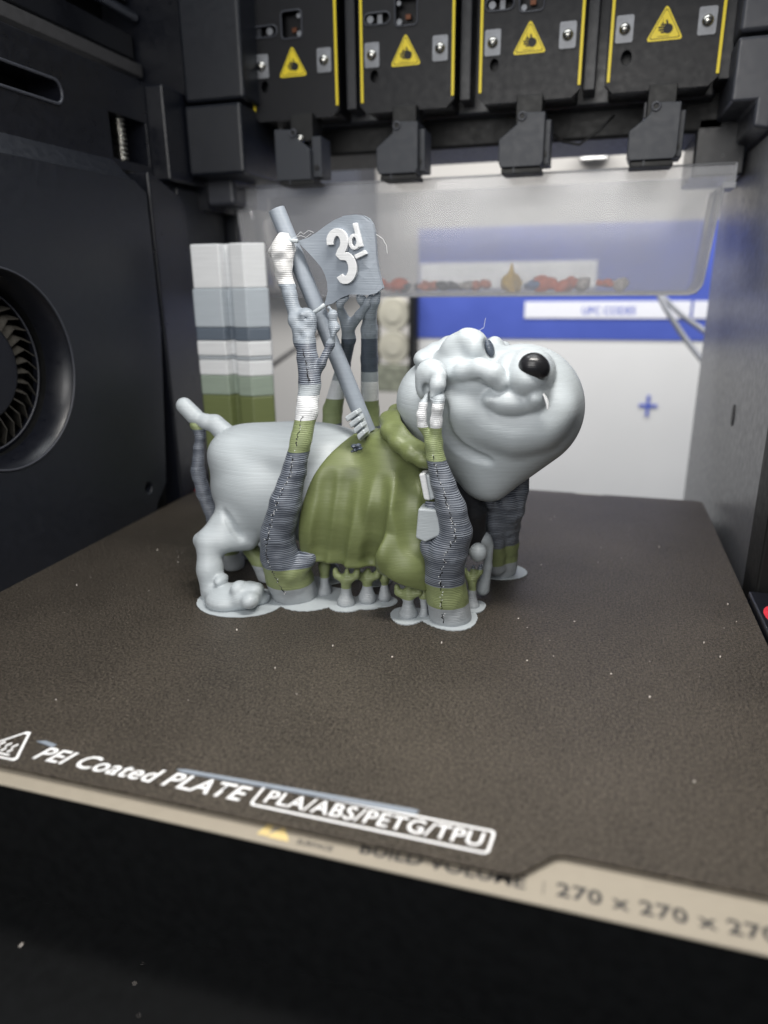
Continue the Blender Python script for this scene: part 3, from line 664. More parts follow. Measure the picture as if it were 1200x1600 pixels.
MB().tube([(p[0], 39.36, p[1]) for p in seg], .05, 8).build('tray_corner_bead', m_clear_edge, tr, smooth=True)
MB().tube([(5.15, 39.36, 15.35), (5.62, 39.36, 15.35), (5.62, 39.36, 16.2)], .06, 8).build('tray_ear_bead', m_clear_edge, tr)
MB().box(5.1, 5.7, 39.3, 41, 15.12, 15.4).build('tray_ear', m_clear_edge, tr, bevel=.04)
MB().box(-20.8, -20.15, 39.3, 41, 15.12, 15.4).build('tray_ear', m_clear_edge, tr, bevel=.04)
MB().box(-19.6, 4.6, 39.6, 44.3, 10.38, 10.52).build('tray_floor', m_milk, tr)
# scraps in the tray
m_or = plastic('orange_filament', rgb(250, 112, 50), .45); m_ye = plastic('yellow_filament', rgb(250, 204, 30), .45)
m_bl = plastic('blue_filament', rgb(90, 130, 190), .45); m_pk = plastic('salmon_filament', rgb(245, 150, 115), .45)
m_wh = plastic('off_white_scrap', rgb(220, 212, 204), .5, nscale=6, noise=.4); m_dk = plastic('dark_scrap', rgb(70, 70, 72), .5)
scr = [(612, 452, 26, 12, m_or, 'orange red filament scrap behind the flag edge'), (640, 440, 16, 7, m_dk, 'dark filament scrap beside the orange one near the flag'), (668, 447, 14, 9, m_pk, 'salmon filament scrap right of the dark one near the flag'),
       (706, 442, 22, 7, m_dk, 'flat dark grey scrap in the middle left of the tray'), (732, 446, 14, 8, m_wh, 'off white scrap left of the yellow spike'), (752, 447, 15, 8, m_pk, 'small salmon scrap just left of the yellow spike'),
       (797, 440, 13, 18, m_ye, 'tall pointed yellow filament spike'), (832, 442, 12, 9, m_bl, 'blue filament scrap right of the yellow spike'), (868, 442, 28, 13, m_or, 'largest bright orange scrap, right of the blue one'),
       (915, 442, 16, 11, m_wh, 'speckled white scrap right of the largest orange one'), (942, 441, 12, 9, m_or, 'small orange scrap near the right end of the pile'), (963, 443, 14, 10, m_wh, 'last white scrap at the right end of the pile')]
for px, py, wpx, hpx, mt, lab in scr:
    c = at(px, py+6, 41.5); k = 41.5/1085; wpx *= 1.25; hpx *= 1.4
    random.seed(px)
    f = Field((c[0]-wpx*k-.4, 40.2, 10.3), (c[0]+wpx*k+.4, 43.2, c[2]+hpx*k*2+1), .09)
    zb = 10.5
    for j in range(7):
        f.ell((c[0]+random.uniform(-.6, .6)*wpx*k, 41.6+random.uniform(-.5, .5), zb+.25+random.uniform(0, .5)*hpx*k), (random.uniform(.25, .5)*wpx*k, .3, random.uniform(.3, .6)*hpx*k), .1, rot=random.uniform(-50, 50))
    if hpx > 20 and mt is m_ye: f.cap((c[0], 41.6, zb+.3), (c[0]+.05, 41.6, zb+1.6), .34, .05, .2)
    f.build('filament_scrap', mt, label=lab, cat='scrap', group='filament scraps in the clear tray')

# ---------------------------------------------------------------- print bed and sheet
bed = empty('heated_bed', (-7.6, 25, -1.5), 'heated bed of the printer with a cream front edge strip printed with its build volume', 'print bed')
MB().box(-21.0, 5.9, 10.80, 39, -.22, -.155).build('bed_slab', m_bed, bed, bevel=.03)
MB().box(-20.5, 5.4, 11.0, 38.5, -3.9, -.23).build('bed_carriage', MATS['matt_black_floor'], bed)
text_obj('lettering', 'BUILD VOLUME', m_inkg, bed, -3.92, -.52, 11.06, 11.40, -.150, bold=.02)
text_obj('lettering', '270 x 270 x 270 mm', m_inkg, bed, .07, 5.0, 11.07, 11.42, -.150, bold=.025, spacing=1.08)
text_obj('lettering', 'SURFACE', m_inkg, bed, -5.28, -4.48, 10.95, 11.09, -.150, bold=.02)
MB().box(-.18, -.165, 11.05, 11.36, -.152, -.149).build('divider_line', m_inkg, bed)
b = MB(); b.prism([(-6.2, 10.98), (-5.95, 10.98), (-5.95, 11.3), (-6.1, 11.3)], 'z', -.152, -.149); b.prism([(-5.93, 10.96), (-5.45, 10.96), (-5.5, 11.05), (-5.7, 11.3), (-5.93, 11.05)], 'z', -.1515, -.1485)
b.build('hot_symbol', m_yel2, bed)
sheet = empty('build_plate', (-7.6, 25, 0), 'dark brown textured steel build plate with white lettering along its front edge', 'build plate')
out = [(-21.15, 38.55), (-21.15, 11.2), (-.85, 11.2)]
for k in range(5):
    a = math.radians(-90+55*k/4); out.append((-.85+.35*math.cos(a), 11.55+.35*math.sin(a)))
for k in range(5):
    a = math.radians(145-55*k/4); out.append((.22+.4*math.cos(a), 11.60+.4*math.sin(a)))
out += [(5.5, 12.0), (5.95, 12.4), (5.95, 38.2)]
for k in range(5):
    a = math.radians(90*k/4); out.append((5.55+.4*math.cos(a), 38.15+.4*math.sin(a)))
out += [(1.1, 38.55), (.85, 38.35), (-.3, 38.35), (-.6, 38.55)]
MB().prism(out, 'z', -.07, 0).build('plate_sheet', m_sheet, sheet)
zt = .004
text_obj('lettering', 'PEI Coated PLATE', m_wink, sheet, -12.62, -6.82, 11.62, 12.12, zt, shear=.32, bold=.014, spacing=1.04)
text_obj('lettering', 'PLA/ABS/PETG/TPU', m_wink, sheet, -6.42, -1.45, 11.74, 12.16, zt, shear=.12, bold=.01, spacing=1.06)
def frame_flat(o1, o2, z):
    n = len(o1); return MB().add([(p[0], p[1], z) for p in o1+o2], [(k, (k+1) % n, (k+1) % n+n, k+n) for k in range(n)])
def shx(P, y0, s): return [(x+(y-y0)*s, y) for x, y in P]
frame_flat(shx(rrect(-6.66, -1.28, 11.58, 12.28, .12), 11.9, .1), shx(rrect(-6.6, -1.34, 11.64, 12.22, .08), 11.9, .1), zt).build('lettering_frame', m_wink, sheet)
tri = [(-14.25, 11.42), (-12.98, 11.42), (-12.93, 11.5), (-13.42, 12.5), (-13.55, 12.5), (-14.3, 11.5)]
cx0 = sum(p[0] for p in tri)/6; cy0 = sum(p[1] for p in tri)/6
frame_flat(tri, [(cx0+(x-cx0)*.84, cy0+(y-cy0)*.84) for x, y in tri], zt).build('hot_symbol_frame', m_wink, sheet)
b = MB()
for xx in (-13.8, -13.6, -13.4): b.tube([(xx, 11.65, zt), (xx+.06, 11.75, zt), (xx-.02, 11.85, zt), (xx+.05, 11.98, zt)], .025, 4)
b.box(-13.95, -13.25, 11.55, 11.6, 0, zt+.001); b.build('hot_symbol', m_wink, sheet)
# leftover purge line and dust on the plate
b = MB(); b.add([(-8.9, 12.20, .006), (-8.75, 12.13, .006), (-3.0, 12.28, .006), (-2.95, 12.40, .006), (-3.1, 12.43, .006), (-8.7, 12.25, .006)]+[(-8.9, 12.20, .03), (-8.75, 12.14, .04), (-3.0, 12.29, .04), (-2.96, 12.40, .03), (-3.1, 12.42, .03), (-8.7, 12.24, .04)], [(0, 1, 2, 3, 4, 5), (6, 7, 8, 9, 10, 11)]+[(i, (i+1) % 6, (i+1) % 6+6, i+6) for i in range(6)])
b.build('purge_line', m_mid, label='long flat grey purge line left above the white lettering', cat='purge line')
MB().prism([(-12.98, 12.2), (-12.4, 12.1), (-12.38, 12.22), (-12.75, 12.28)], 'z', .004, .03).build('purge_line', m_mid, label='short grey smear of filament above the letters PEI', cat='purge line')
random.seed(3)
b = MB()
for k in range(80):
    x = random.uniform(-20, 5.7); y = random.uniform(13, 37); s = random.choice([.008, .012, .016, .024]); 
    b.prism([(x+s*random.uniform(.6, 1.3)*math.cos(a), y+s*random.uniform(.6, 1.3)*math.sin(a)) for a in (0, 1.2, 2.5, 3.7, 5)], 'z', .002, .002+s)
for px, py in ((430, 1045), (520, 1010), (690, 1005), (1030, 855), (1137, 945), (1100, 1005), (1125, 1027), (370, 985), (120, 915), (1015, 1090)):
    w_ = ROT@_cray(px, py); p = CAM+w_*((0-CAMH)/w_[2]); s = .026
    b.prism([(p[0]+s*math.cos(a)*random.uniform(.5, 1.2), p[1]+s*math.sin(a)) for a in (0, 1.2, 2.5, 3.7, 5)], 'z', .002, .05)
b.build('plate_dust', m_wh, kind='stuff', label='white dust specks scattered over the brown plate', cat='dust')
b = MB()
for k in range(30):
    x = random.uniform(-14, 5); y = random.uniform(3, 10.5); s = random.choice([.006, .009, .014])
    b.prism([(x+s*random.uniform(.5, 1.6)*math.cos(a), y+s*random.uniform(.5, 1.6)*math.sin(a)) for a in (0, 1.2, 2.5, 3.7, 5)], 'z', -3.9, -3.89)
for px, py, l in ((320, 1335, .25), (30, 1480, .1), (820, 1530, .25), (740, 1590, .2), (1140, 1488, .1)):
    w_ = ROT@_cray(px, py); p = CAM+w_*((-3.88-CAMH)/w_[2]); b.tube([(p[0], p[1], -3.87), (p[0]+l*.2, p[1]+l*.4, -3.86), (p[0]+l*.1, p[1]+l, -3.87)], .02, 5)
b.build('floor_dust', m_wh, kind='stuff', label='pale dust specks on the black floor in front of the bed', cat='dust')
# small parts at the plate's corners
sb = empty('end_stop_box', (7.5, 23, -2), 'small black box with red and white round sticker beside the plate', 'box')
MB().box(6.02, 7.55, 16, 26.4, -3.8, .22).build('box_body', m_case2, sb, bevel=.08)
p = at(1199, 963, 24.4)
c0 = (6.72, 24.4)
MB().prism(circle(c0[0], c0[1], .55, 32, .9), 'z', .224, .228).build('sticker', m_red, sb)
MB().prism(circle(c0[0]+.03, c0[1], .36, 28, .6), 'z', .229, .231).build('sticker_centre', m_wink, sb)
MB().prism(circle(c0[0]+.1, c0[1], .2, 24, .36), 'z', .232, .234).build('sticker_symbol', m_red, sb)
q = at(292, 768, 34)
rc = MB(); rc.tube([(q[0]-.75, 34, q[2]), (q[0]-.6, 34, q[2]+.25), (q[0]+.5, 34, q[2]+.28), (q[0]+.65, 34, q[2]), (q[0]+.5, 34, q[2]-.25), (q[0]-.6, 34, q[2]-.22), (q[0]-.75, 34, q[2])], .13, 10, cap=False)
rc.build('red_clip', m_red, smooth=True, label='small red clip behind the tail support, at the foot of the left wall', cat='clip')

#==PRINTS==
# ---------------------------------------------------------------- purge tower
tw = []
prof = [(-19.3, 32.3), (-17.75, 32.35), (-17.62, 32.8), (-17.27, 32.75), (-17.15, 32.25), (-16.36, 32.15), (-15.5, 32.85), (-16.25, 34.5), (-19.4, 34.7)]
pt = empty('purge_tower', (-17.3, 33.4, 0), 'tall ribbed purge tower with white, grey, slate and green bands behind the tail', 'purge tower')
zl = [0, 5.7, 6.7, 7.47, 7.66, 8.41, 9.05, 10.9, 12.95]
colr = ['green_band', 'pale_green_band', 'white_band', 'grey_band', 'white_band', 'slate_band', 'grey_band', 'white_band']
random.seed(5)
for i, nm in enumerate(colr):
    g = random.uniform(-.03, .03) if i else 0
    cxp, cyp = -17.3, 33.4
    pp = [(cxp+(x-cxp)*(1+g*.6), cyp+(y-cyp)*(1+g*.6)) for x, y in prof]
    o = MB().prism(pp, 'z', zl[i], zl[i+1]).build(nm, m_tower, pt, bevel=.08)
MB().prism(circle(-17.3, 33.4, 2.9, 40, 2.1), 'z', 0.003, .03).build('brim', m_mid, pt)

# ---------------------------------------------------------------- bulldog figurine
dog = empty('bulldog_figurine', (-7.5, 23.5, 0), 'light grey printed bulldog figurine in green shirt, head raised, flag on its back', 'figurine')
S = lambda px, y: px*cmpx(y)
def A(px, py, y): return at(px, py, y)
def E(f, px, py, y, rx, rz, ry, k=.15, op='add', rot=None):
    s = cmpx(y); return f.ell(A(px, py, y), (rx*s, ry, rz*s), k, op, rot)
def Cc(f, pts, k=.15, op='add'):
    return f.chain([(A(a, b, y), r*cmpx(y)) for a, b, y, r in pts], k, op)
VX = .045
def G(f, pts, k=.1, out=.25, op='cut'):
    """groove (or ridge) laid along the surface; points px,py,r in px"""
    P = []
    for i, (p, q) in enumerate(zip(pts[:-1], pts[1:])):
        for j in range(4):
            t = j/4; P.append([p[c]+(q[c]-p[c])*t for c in range(3)])
    P.append(pts[-1]); out_ = []
    hit = [(a, b, r, f.surf(a, b)) for a, b, r in P]; hit = [h for h in hit if h[3] is not None]
    ys = np.array([h[3][1] for h in hit]); 
    for _ in range(3): 
        if len(ys) > 2: ys[1:-1] = (ys[:-2]+2*ys[1:-1]+ys[2:])/4
    for (a, b, r, _c), yv in zip(hit, ys):
        i_ = len(out_)/max(1, len(hit)-1); oo = out if not hasattr(out, '__len__') else out[0]+(out[1]-out[0])*i_
        c = at(a, b, yv); d = c-CAM; d /= np.linalg.norm(d); out_.append((c-d*r*cmpx(23)*oo, r*cmpx(23)))
    if len(out_) > 1: f.chain(out_, k, op)
f = Field((-15.3, 18.8, -.2), (-5.5, 28, 8.2), .055)
E(f, 425, 755, 24, 106, 96, 2.25, .2); E(f, 520, 765, 24, 112, 103, 2.3, .5)
E(f, 390, 708, 24, 70, 51, 1.75, .35); E(f, 470, 700, 24, 110, 44, 1.8, .4)
Cc(f, [(385, 795, 22.9, 44), (330, 846, 21.8, 25)], .3); Cc(f, [(328, 848, 21.7, 25), (328, 890, 21.4, 22.5), (334, 935, 21.2, 23)], .25)
Cc(f, [(313, 844, 21.75, 14), (330, 845, 21.8, 20)], .15); Cc(f, [(350, 846, 21.8, 20), (385, 840, 22.5, 24)], .3)
E(f, 358, 934, 20.95, 44, 24, .9, .25); E(f, 386, 930, 20.95, 30, 24, .75, .2)
for x, y, d, r in ((346, 906, 21.15, 10), (373, 919, 20.75, 14), (391, 938, 20.45, 16), (400, 922, 21.0, 13), (411, 935, 21.35, 12)): E(f, x, y, d, r*1.05, r, .40, .1)
Cc(f, [(400, 800, 25.4, 40), (372, 850, 26.2, 26), (372, 878, 26.2, 24)], .25); E(f, 385, 883, 26, 34, 16, 1.0, .2)
G(f, [(350, 800, 2), (358, 815, 3), (368, 830, 4), (378, 842, 2.5)], .18)
f.halfspace((0, 0, .0), (0, 0, -1), .02)
f.build('hindquarters', m_body, dog)
# tail
f = Field((-15.6, 22.3, 5.0), (-11.0, 25.6, 8.4), .04)
Cc(f, [(288, 634, 23.9, 14.5), (304, 650, 23.9, 15)], .1); Cc(f, [(303, 652, 23.9, 12), (322, 659, 23.9, 13.5), (336, 662, 24, 16), (365, 690, 24, 20)], .06)
f.build('tail', m_body, dog)
# brim under the hind paws
def brim(name, cx, cy, rx, ry, parent, mat=m_body, seed=0, amp=.04):
    global BZ; BZ = globals().get('BZ', .028)+.0016
    random.seed(seed); n = 90; pts = []
    for i in range(n):
        a = 2*math.pi*i/n; r = 1+amp*math.sin(a*3+seed)+(amp*.5 if i % 3 == 0 else 0)+random.uniform(-.01, .01)
        pts.append((cx+rx*r*math.cos(a), cy+ry*r*math.sin(a)))
    return MB().prism(pts, 'z', .003+BZ*.02, BZ).build(name, mat, parent)
brim('brim', -11.85, 21.15, 1.62, 1.3, dog, seed=1, amp=.012)
brim('brim', -13.6, 26.0, 1.2, 1.0, dog, seed=2, amp=.012)
# shirt
f = Field((-11, 19.6, .4), (-3.3, 28.3, 7.6), VX)
E(f, 560, 800, 24.05, 160, 142, 2.72, .2); E(f, 540, 730, 24.05, 110, 68, 2.25, .4)
E(f, 560, 860, 23.9, 105, 60, 2.55, .3)
Cc(f, [(612, 720, 23.2, 56), (622, 790, 22.4, 58), (640, 880, 22.2, 62)], .35)
E(f, 650, 925, 22.0, 30, 30, .8, .3)
f.halfspace(A(530, 887, 21.5), (0, 0, -1), .12)
s_c = cmpx(23.0)
f.ell(A(620, 840, 23.0), (153*s_c, 60, 200*s_c), .1, 'and')
f2 = Field(f.lo, f.lo+f.h*(f.n-1.5), VX); assert tuple(f2.n) == tuple(f.n)
Cc(f2, [(606, 760, 22.5, 30), (618, 840, 22.0, 46), (636, 880, 21.9, 50), (655, 920, 21.9, 38)], .3)
E(f2, 604, 862, 21.5, 22, 38, .7, .2)
a_, b_ = A(586, 893, 21), A(662, 930, 21)
nv = np.array([-(a_[2]-b_[2]), 0, -(b_[0]-a_[0])]); nv = nv if nv[2] < 0 else -nv
f2.halfspace(a_, nv, .1)
f2.halfspace(A(666, 850, 21.5), (1, .0, .1), .15)
f.D = np.minimum(f.D, f2.D)
f.halfspace(A(690, 850, 21.5), (1, -.25, .25), .2)
for q, kk, oo in (([(590, 750, 16), (585, 800, 16), (581, 840, 15), (577, 890, 15)], .2, (1.0, -.05)), ([(512, 745, 16), (505, 800, 15), (500, 840, 14), (497, 885, 13)], .22, (.9, .0)),
    ([(540, 745, 16), (531, 805, 15), (525, 845, 14), (521, 892, 14)], .22, (.9, .0)), ([(645, 735, 16), (634, 800, 14), (642, 850, 12)], .3, (1.1, .85))): G(f, q, kk, oo)
f.build('shirt', m_shirt, dog)
# collar
f = Field((-7.9, 19.9, 4.3), (-3.3, 27, 8.4), .04)
Cc(f, [(634, 640, 25.4, 9), (618, 643, 24.4, 10), (606, 656, 23.3, 12), (608, 674, 22.4, 13), (622, 692, 21.85, 13), (642, 708, 21.55, 13), (660, 719, 21.4, 11), (682, 727, 21.4, 9)], .2)
Cc(f, [(622, 655, 23.1, 15), (632, 680, 22.35, 18), (655, 702, 21.9, 15)], .25)
Cc(f, [(632, 645, 24.4, 14), (622, 662, 23.4, 20), (640, 690, 22.4, 22)], .2)
E(f, 692, 645, 23.7, 64, 62, 2.05, .1, 'cut')
f.build('collar', m_shirt, dog)
# dark chest and far lapel
f = Field((-6.5, 21, .6), (-1.5, 27.5, 7), .055)
E(f, 690, 800, 24.3, 66, 100, 2.0, .2); Cc(f, [(715, 720, 23.8, 22), (738, 800, 23.8, 22), (742, 850, 23.9, 18)], .2)
f.halfspace(A(690, 893, 23), (0, 0, -1), .1)
f.build('dark_waistcoat', m_dark, dog)
f = Field((-4.5, 23, 1), (-1.2, 27.5, 6.5), .05)
Cc(f, [(712, 715, 24.6, 12), (740, 775, 24.9, 15), (756, 825, 25.2, 13)], .2)
f.build('far_lapel', m_shirt, dog)
# light grey straps and plates at the shirt front
def tile(name, quad, y0, y1, mat, parent, bev=.05, skew=0):
    P0 = [A(a, b, y0) for a, b in quad]; P1 = [p+np.array([skew, y1-y0, 0]) for p in P0]; n = len(quad)
    return MB().add(P0+P1, [tuple(range(n)), tuple(range(2*n-1, n-1, -1))]+[(i, i+n, (i+1) % n+n, (i+1) % n) for i in range(n)]).build(name, mat, parent, bevel=bev)
tile('breast_tab', [(654, 741), (664, 739), (672, 783), (662, 781)], 21.1, 21.6, m_white, dog, .06)
tile('breast_tab', [(664, 741), (676, 744), (682, 778), (671, 783)], 21.2, 21.6, m_body, dog, .06)
tile('breast_plate', [(653, 795), (682, 797), (690, 836), (664, 848), (649, 841)], 21.0, 21.7, m_body, dog, .07)
# raised front paws
for (x, y, d, r) in ((747, 863, 22.9, 15), (756, 845, 23.9, 14)):
    f = Field(A(x, y, d)-np.array([.9, .9, 2.2]), A(x, y, d)+np.array([.9, .9, .9]), .04)
    E(f, x, y, d, r, r*1.08, .32, .1)
    if d > 23.5: Cc(f, [(x+8, y+8, d, 8), (x+6, y+40, d, 7), (x-2, y+75, d, 12)], .1)
    f.build('front_paw', m_body, dog)
# head
hy = 24.1
f = Field((-6.9, 20.2, 3.7), (.5, 27.6, 10.3), VX)
E(f, 692, 625, hy, 71, 68, 2.05, .15)
Cc(f, [(813, 637, 23.9, 95), (768, 749, 23.6, 33)], .25)
Cc(f, [(724, 655, 23.4, 66), (752, 735, 23.6, 40)], .55)
Cc(f, [(688, 665, 23.7, 52), (720, 737, 23.9, 30)], .1)
E(f, 735, 632, 22.9, 62, 52, 1.3, .3)
E(f, 735, 580, 23.7, 62, 46, 1.8, .25)
# lower jaw rim (underbite)
Cc(f, [(750, 640, 22.3, 16), (770, 662, 22.3, 18), (806, 673, 22.25, 19), (845, 664, 22.35, 19), (872, 640, 22.65, 18)], .7)
# brows and wrinkles
Cc(f, [(698, 570, 23.2, 24), (716, 548, 22.9, 24), (730, 533, 22.7, 20)], .2); E(f, 744, 545, 22.7, 19, 26, .6, .2)
E(f, 668, 560, 23.6, 20, 16, .9, .12); E(f, 684, 547, 24.2, 18, 13, .9, .1); E(f, 701, 538, 24.6, 14, 13, .7, .1)
E(f, 772, 555, 24.4, 18, 28, .6, .1); E(f, 786, 552, 25.0, 14, 18, .5, .08)
E(f, 752, 595, 22.9, 46, 34, 1.25, .25)
# snout bulb and upper lip, sharp joints make the creases
E(f, 804, 622, 22.62, 53, 31, 1.25, .05); E(f, 774, 618, 22.5, 24, 22, 1.05, .1); E(f, 838, 615, 22.5, 22, 28, 1.15, .15)
E(f, 828, 586, 22.75, 38, 40, 1.55, .06); E(f, 800, 578, 22.95, 26, 27, 1.2, .06)
# cheek ridge
Cc(f, [(700, 592, 22.2, 12), (724, 581, 21.85, 15), (750, 577, 21.7, 17), (770, 584, 21.65, 17.5), (782, 597, 21.7, 15)], .09)
Cc(f, [(737, 600, 21.55, 4), (748, 597, 21.45, 5.5), (760, 603, 21.4, 3)], .06, 'cut')
G(f, [(694, 632, 3), (691, 655, 5), (698, 680, 6), (716, 700, 6), (740, 713, 5), (765, 722, 3)], .2, .3)
# eye socket
E(f, 765, 543, 22.45, 9, 16, .4, .08, 'cut', rot=20)
ps = f.surf(765, 545); EYE = ps
f.build('head', m_body, dog)
f = Field(A(762, 541, 22.6)-1.2, A(762, 541, 22.6)+1.2, .03)
E(f, 765, 544, 22.72, 6.5, 14, .25, .05, rot=22); eye = f.build('eye', m_slate, dog)
f = Field(A(835, 572, 21.6)-1.6, A(835, 572, 21.6)+1.6, .03)
E(f, 833, 572, 21.6, 22, 20, .42, .05); E(f, 845, 578, 21.75, 14, 17, .45, .1); f.build('nose', m_nose, dog)
b = MB(); P = [(848, 616), (853, 622), (857, 631), (857, 640), (854, 640), (853, 632), (850, 623)]
tile('tooth', P, 21.25, 21.6, m_white, dog, .02)
# ear
f = Field((-6, 20.3, 6.6), (-3.6, 23.5, 9.4), .032)
E(f, 674, 585, 21.75, 25, 24, .4, .1); Cc(f, [(686, 588, 21.4, 12), (684, 602, 21.25, 11), (677, 619, 21.15, 6)], .14); E(f, 661, 600, 21.75, 12, 24, .3, .12)
E(f, 664, 610, 21.35, 7, 11, .35, .08, 'cut')
f.build('ear', m_body, dog)
# gripping hand on the shirt by the pole
g = empty if False else None
for k in range(4):
    o_ = [(538+k*6.2, 652+k*9.6), (556+k*3.8, 640+k*10.2), (560+k*3.8, 647+k*10.2), (542+k*6.0, 660+k*9.6)]
    tile('finger', o_, 22.2, 22.7, m_body, dog, .05)
tile('palm', [(546, 652), (560, 650), (571, 682), (562, 690)], 22.4, 23.0, m_body, dog, .05)
# flag pole
pole = MB().tube([A(432, 327, 23.3), A(575, 675, 23.6)], [.28, .29], 28).build('flagpole', m_mid, dog, smooth=False, bevel=.02)
# flag
xs = np.linspace(463, 597, 46)
topx = [463, 470, 482, 495, 515, 535, 555, 570, 580, 585, 587, 589, 597]; topy = [376, 375, 371, 363, 348, 338, 335, 338, 346, 358, 385, 420, 452]
ctrl_t = np.array([(463, 376), (470, 375), (482, 371), (495, 363), (508, 353), (522, 344), (538, 337), (555, 335), (568, 336.5), (576, 341), (582, 350), (585, 362), (586.5, 380), (587.5, 400), (590, 418), (594, 436), (598, 450)], float)
ctrl_b = np.array([(463, 379), (472, 385), (483, 396), (493, 407), (502, 418), (508, 430), (511, 442), (512, 455), (509, 468), (505, 479), (520, 474), (532, 466), (546, 460), (560, 460), (575, 461), (588, 458), (598, 450)], float)
def outline_flag(): return list(ctrl_t)+list(ctrl_b[::-1][1:-1])
ol = outline_flag()
def wav(px, py): return 22.9+.16*math.sin((px-463)/134*5.2+.4)+.0012*(py-400)
bmf = bmesh.new()
loop = []
for i in range(len(ol)):
    p, q = ol[i], ol[(i+1) % len(ol)]
    for k in range(3): loop.append(p+(q-p)*k/3)
vs = [bmf.verts.new(A(p[0], p[1], wav(p[0], p[1]))) for p in loop]
es = [bmf.edges.new((vs[i], vs[(i+1) % len(vs)])) for i in range(len(vs))]
bmesh.ops.triangle_fill(bmf, use_beauty=True, edges=es)
bmesh.ops.subdivide_edges(bmf, edges=[e for e in bmf.edges if not e.is_boundary and e.calc_length() > .5], cuts=3, use_grid_fill=True)
bmesh.ops.triangulate(bmf, faces=bmf.faces[:])
for v in bmf.verts:
    pv = ROT.T@(np.array(v.co)-CAM); ppx = CXY[0]+pv[0]/-pv[2]*F; ppy = CXY[1]-pv[1]/-pv[2]*F
    v.co = Vector(A(ppx, ppy, wav(ppx, ppy)))
r = bmesh.ops.extrude_face_region(bmf, geom=bmf.faces[:])
bmesh.ops.translate(bmf, verts=[v for v in r['geom'] if isinstance(v, bmesh.types.BMVert)], vec=Vector((0, .2, 0)))
bmesh.ops.recalc_face_normals(bmf, faces=bmf.faces[:])
me = bpy.data.meshes.new('flag'); bmf.to_mesh(me); bmf.free()
fl = link('flag', me, m_mid, dog, origin=tuple(A(530, 400, 22.9)))
def ribbon(name, pts, wd, parent, th=.16):
    """thick lettering stroke: flat ribbon in the flag plane"""
    P = [np.array(p, float) for p in pts]; L_, R_ = [], []
    for i, p in enumerate(P):
        d = P[min(i+1, len(P)-1)]-P[max(i-1, 0)]; d /= np.linalg.norm(d)+1e-9; nn = np.array([-d[1], d[0]])
        wi = wd[i] if hasattr(wd, '__len__') else wd
        L_.append(p+nn*wi/2); R_.append(p-nn*wi/2)
    n = len(P); vs = []
    for dy in (-th, .02):
        for q in L_+R_:
            w0 = wav(q[0], q[1]); vs.append(A(q[0], q[1], w0)+np.array([0, dy, 0]))
    fs = []
    for i in range(n-1):
        fs += [(i, i+1, n+i+1, n+i), (2*n+i, 3*n+i, 3*n+i+1, 2*n+i+1), (i, 2*n+i, 2*n+i+1, i+1), (n+i, n+i+1, 3*n+i+1, 3*n+i)]
    fs += [(0, n, 3*n, 2*n), (n-1, 3*n-1, 4*n-1, 2*n-1)]
    return MB().add(vs, fs).build(name, m_white, parent, bevel=.02)
def arc(cx, cy, rx, ry, a0, a1, n=16, tilt=0):
    o = []
    for i in range(n+1):
        a = math.radians(a0+(a1-a0)*i/n); x, y = rx*math.cos(a), ry*math.sin(a); t = math.radians(tilt)
        o.append((cx+x*math.cos(t)-y*math.sin(t), cy+x*math.sin(t)+y*math.cos(t)))
    return o
up = arc(529, 379, 11.0, 16, 165, 415, 16)
lo_ = arc(541.5, 419, 11.5, 18.5, -125, 140, 18)
ribbon('numeral', up+[(531, 399), (534.5, 402)]+lo_[2:], [10.5]*2+[12]*(len(up)-2)+[9, 9]+[13]*(len(lo_)-4)+[10.5]*2, fl)
ribbon('letter', arc(555.5, 378, 6.2, 10, -95, 265, 20), 5.6, fl)
ribbon('letter', [(556, 349), (560, 364), (565.5, 386)], 6.6, fl, .155)
ribbon('letter_underline', [(557, 402), (573.5, 394)], 7, fl)
for pts in ([(465, 377), (455, 376), (446, 374), (440, 372)], [(507, 476), (499, 483), (488, 490), (478, 493)]):
    MB().tube([A(a, b, 22.75) for a, b in pts], .07, 10).build('flag_cord', m_body, dog, smooth=True)
# stray filament hairs
for pts in ([(588, 366), (598, 373), (604, 384), (605, 396)], [(462, 370), (470, 362), (474, 366), (482, 360), (490, 363)], [(746, 518), (756, 512), (758, 500), (759, 497)], [(458, 372), (470, 368), (478, 371), (486, 365)]):
    MB().tube([A(a, b, 22.8) for a, b in pts], .006, 5).build('filament_hair', m_white, dog)

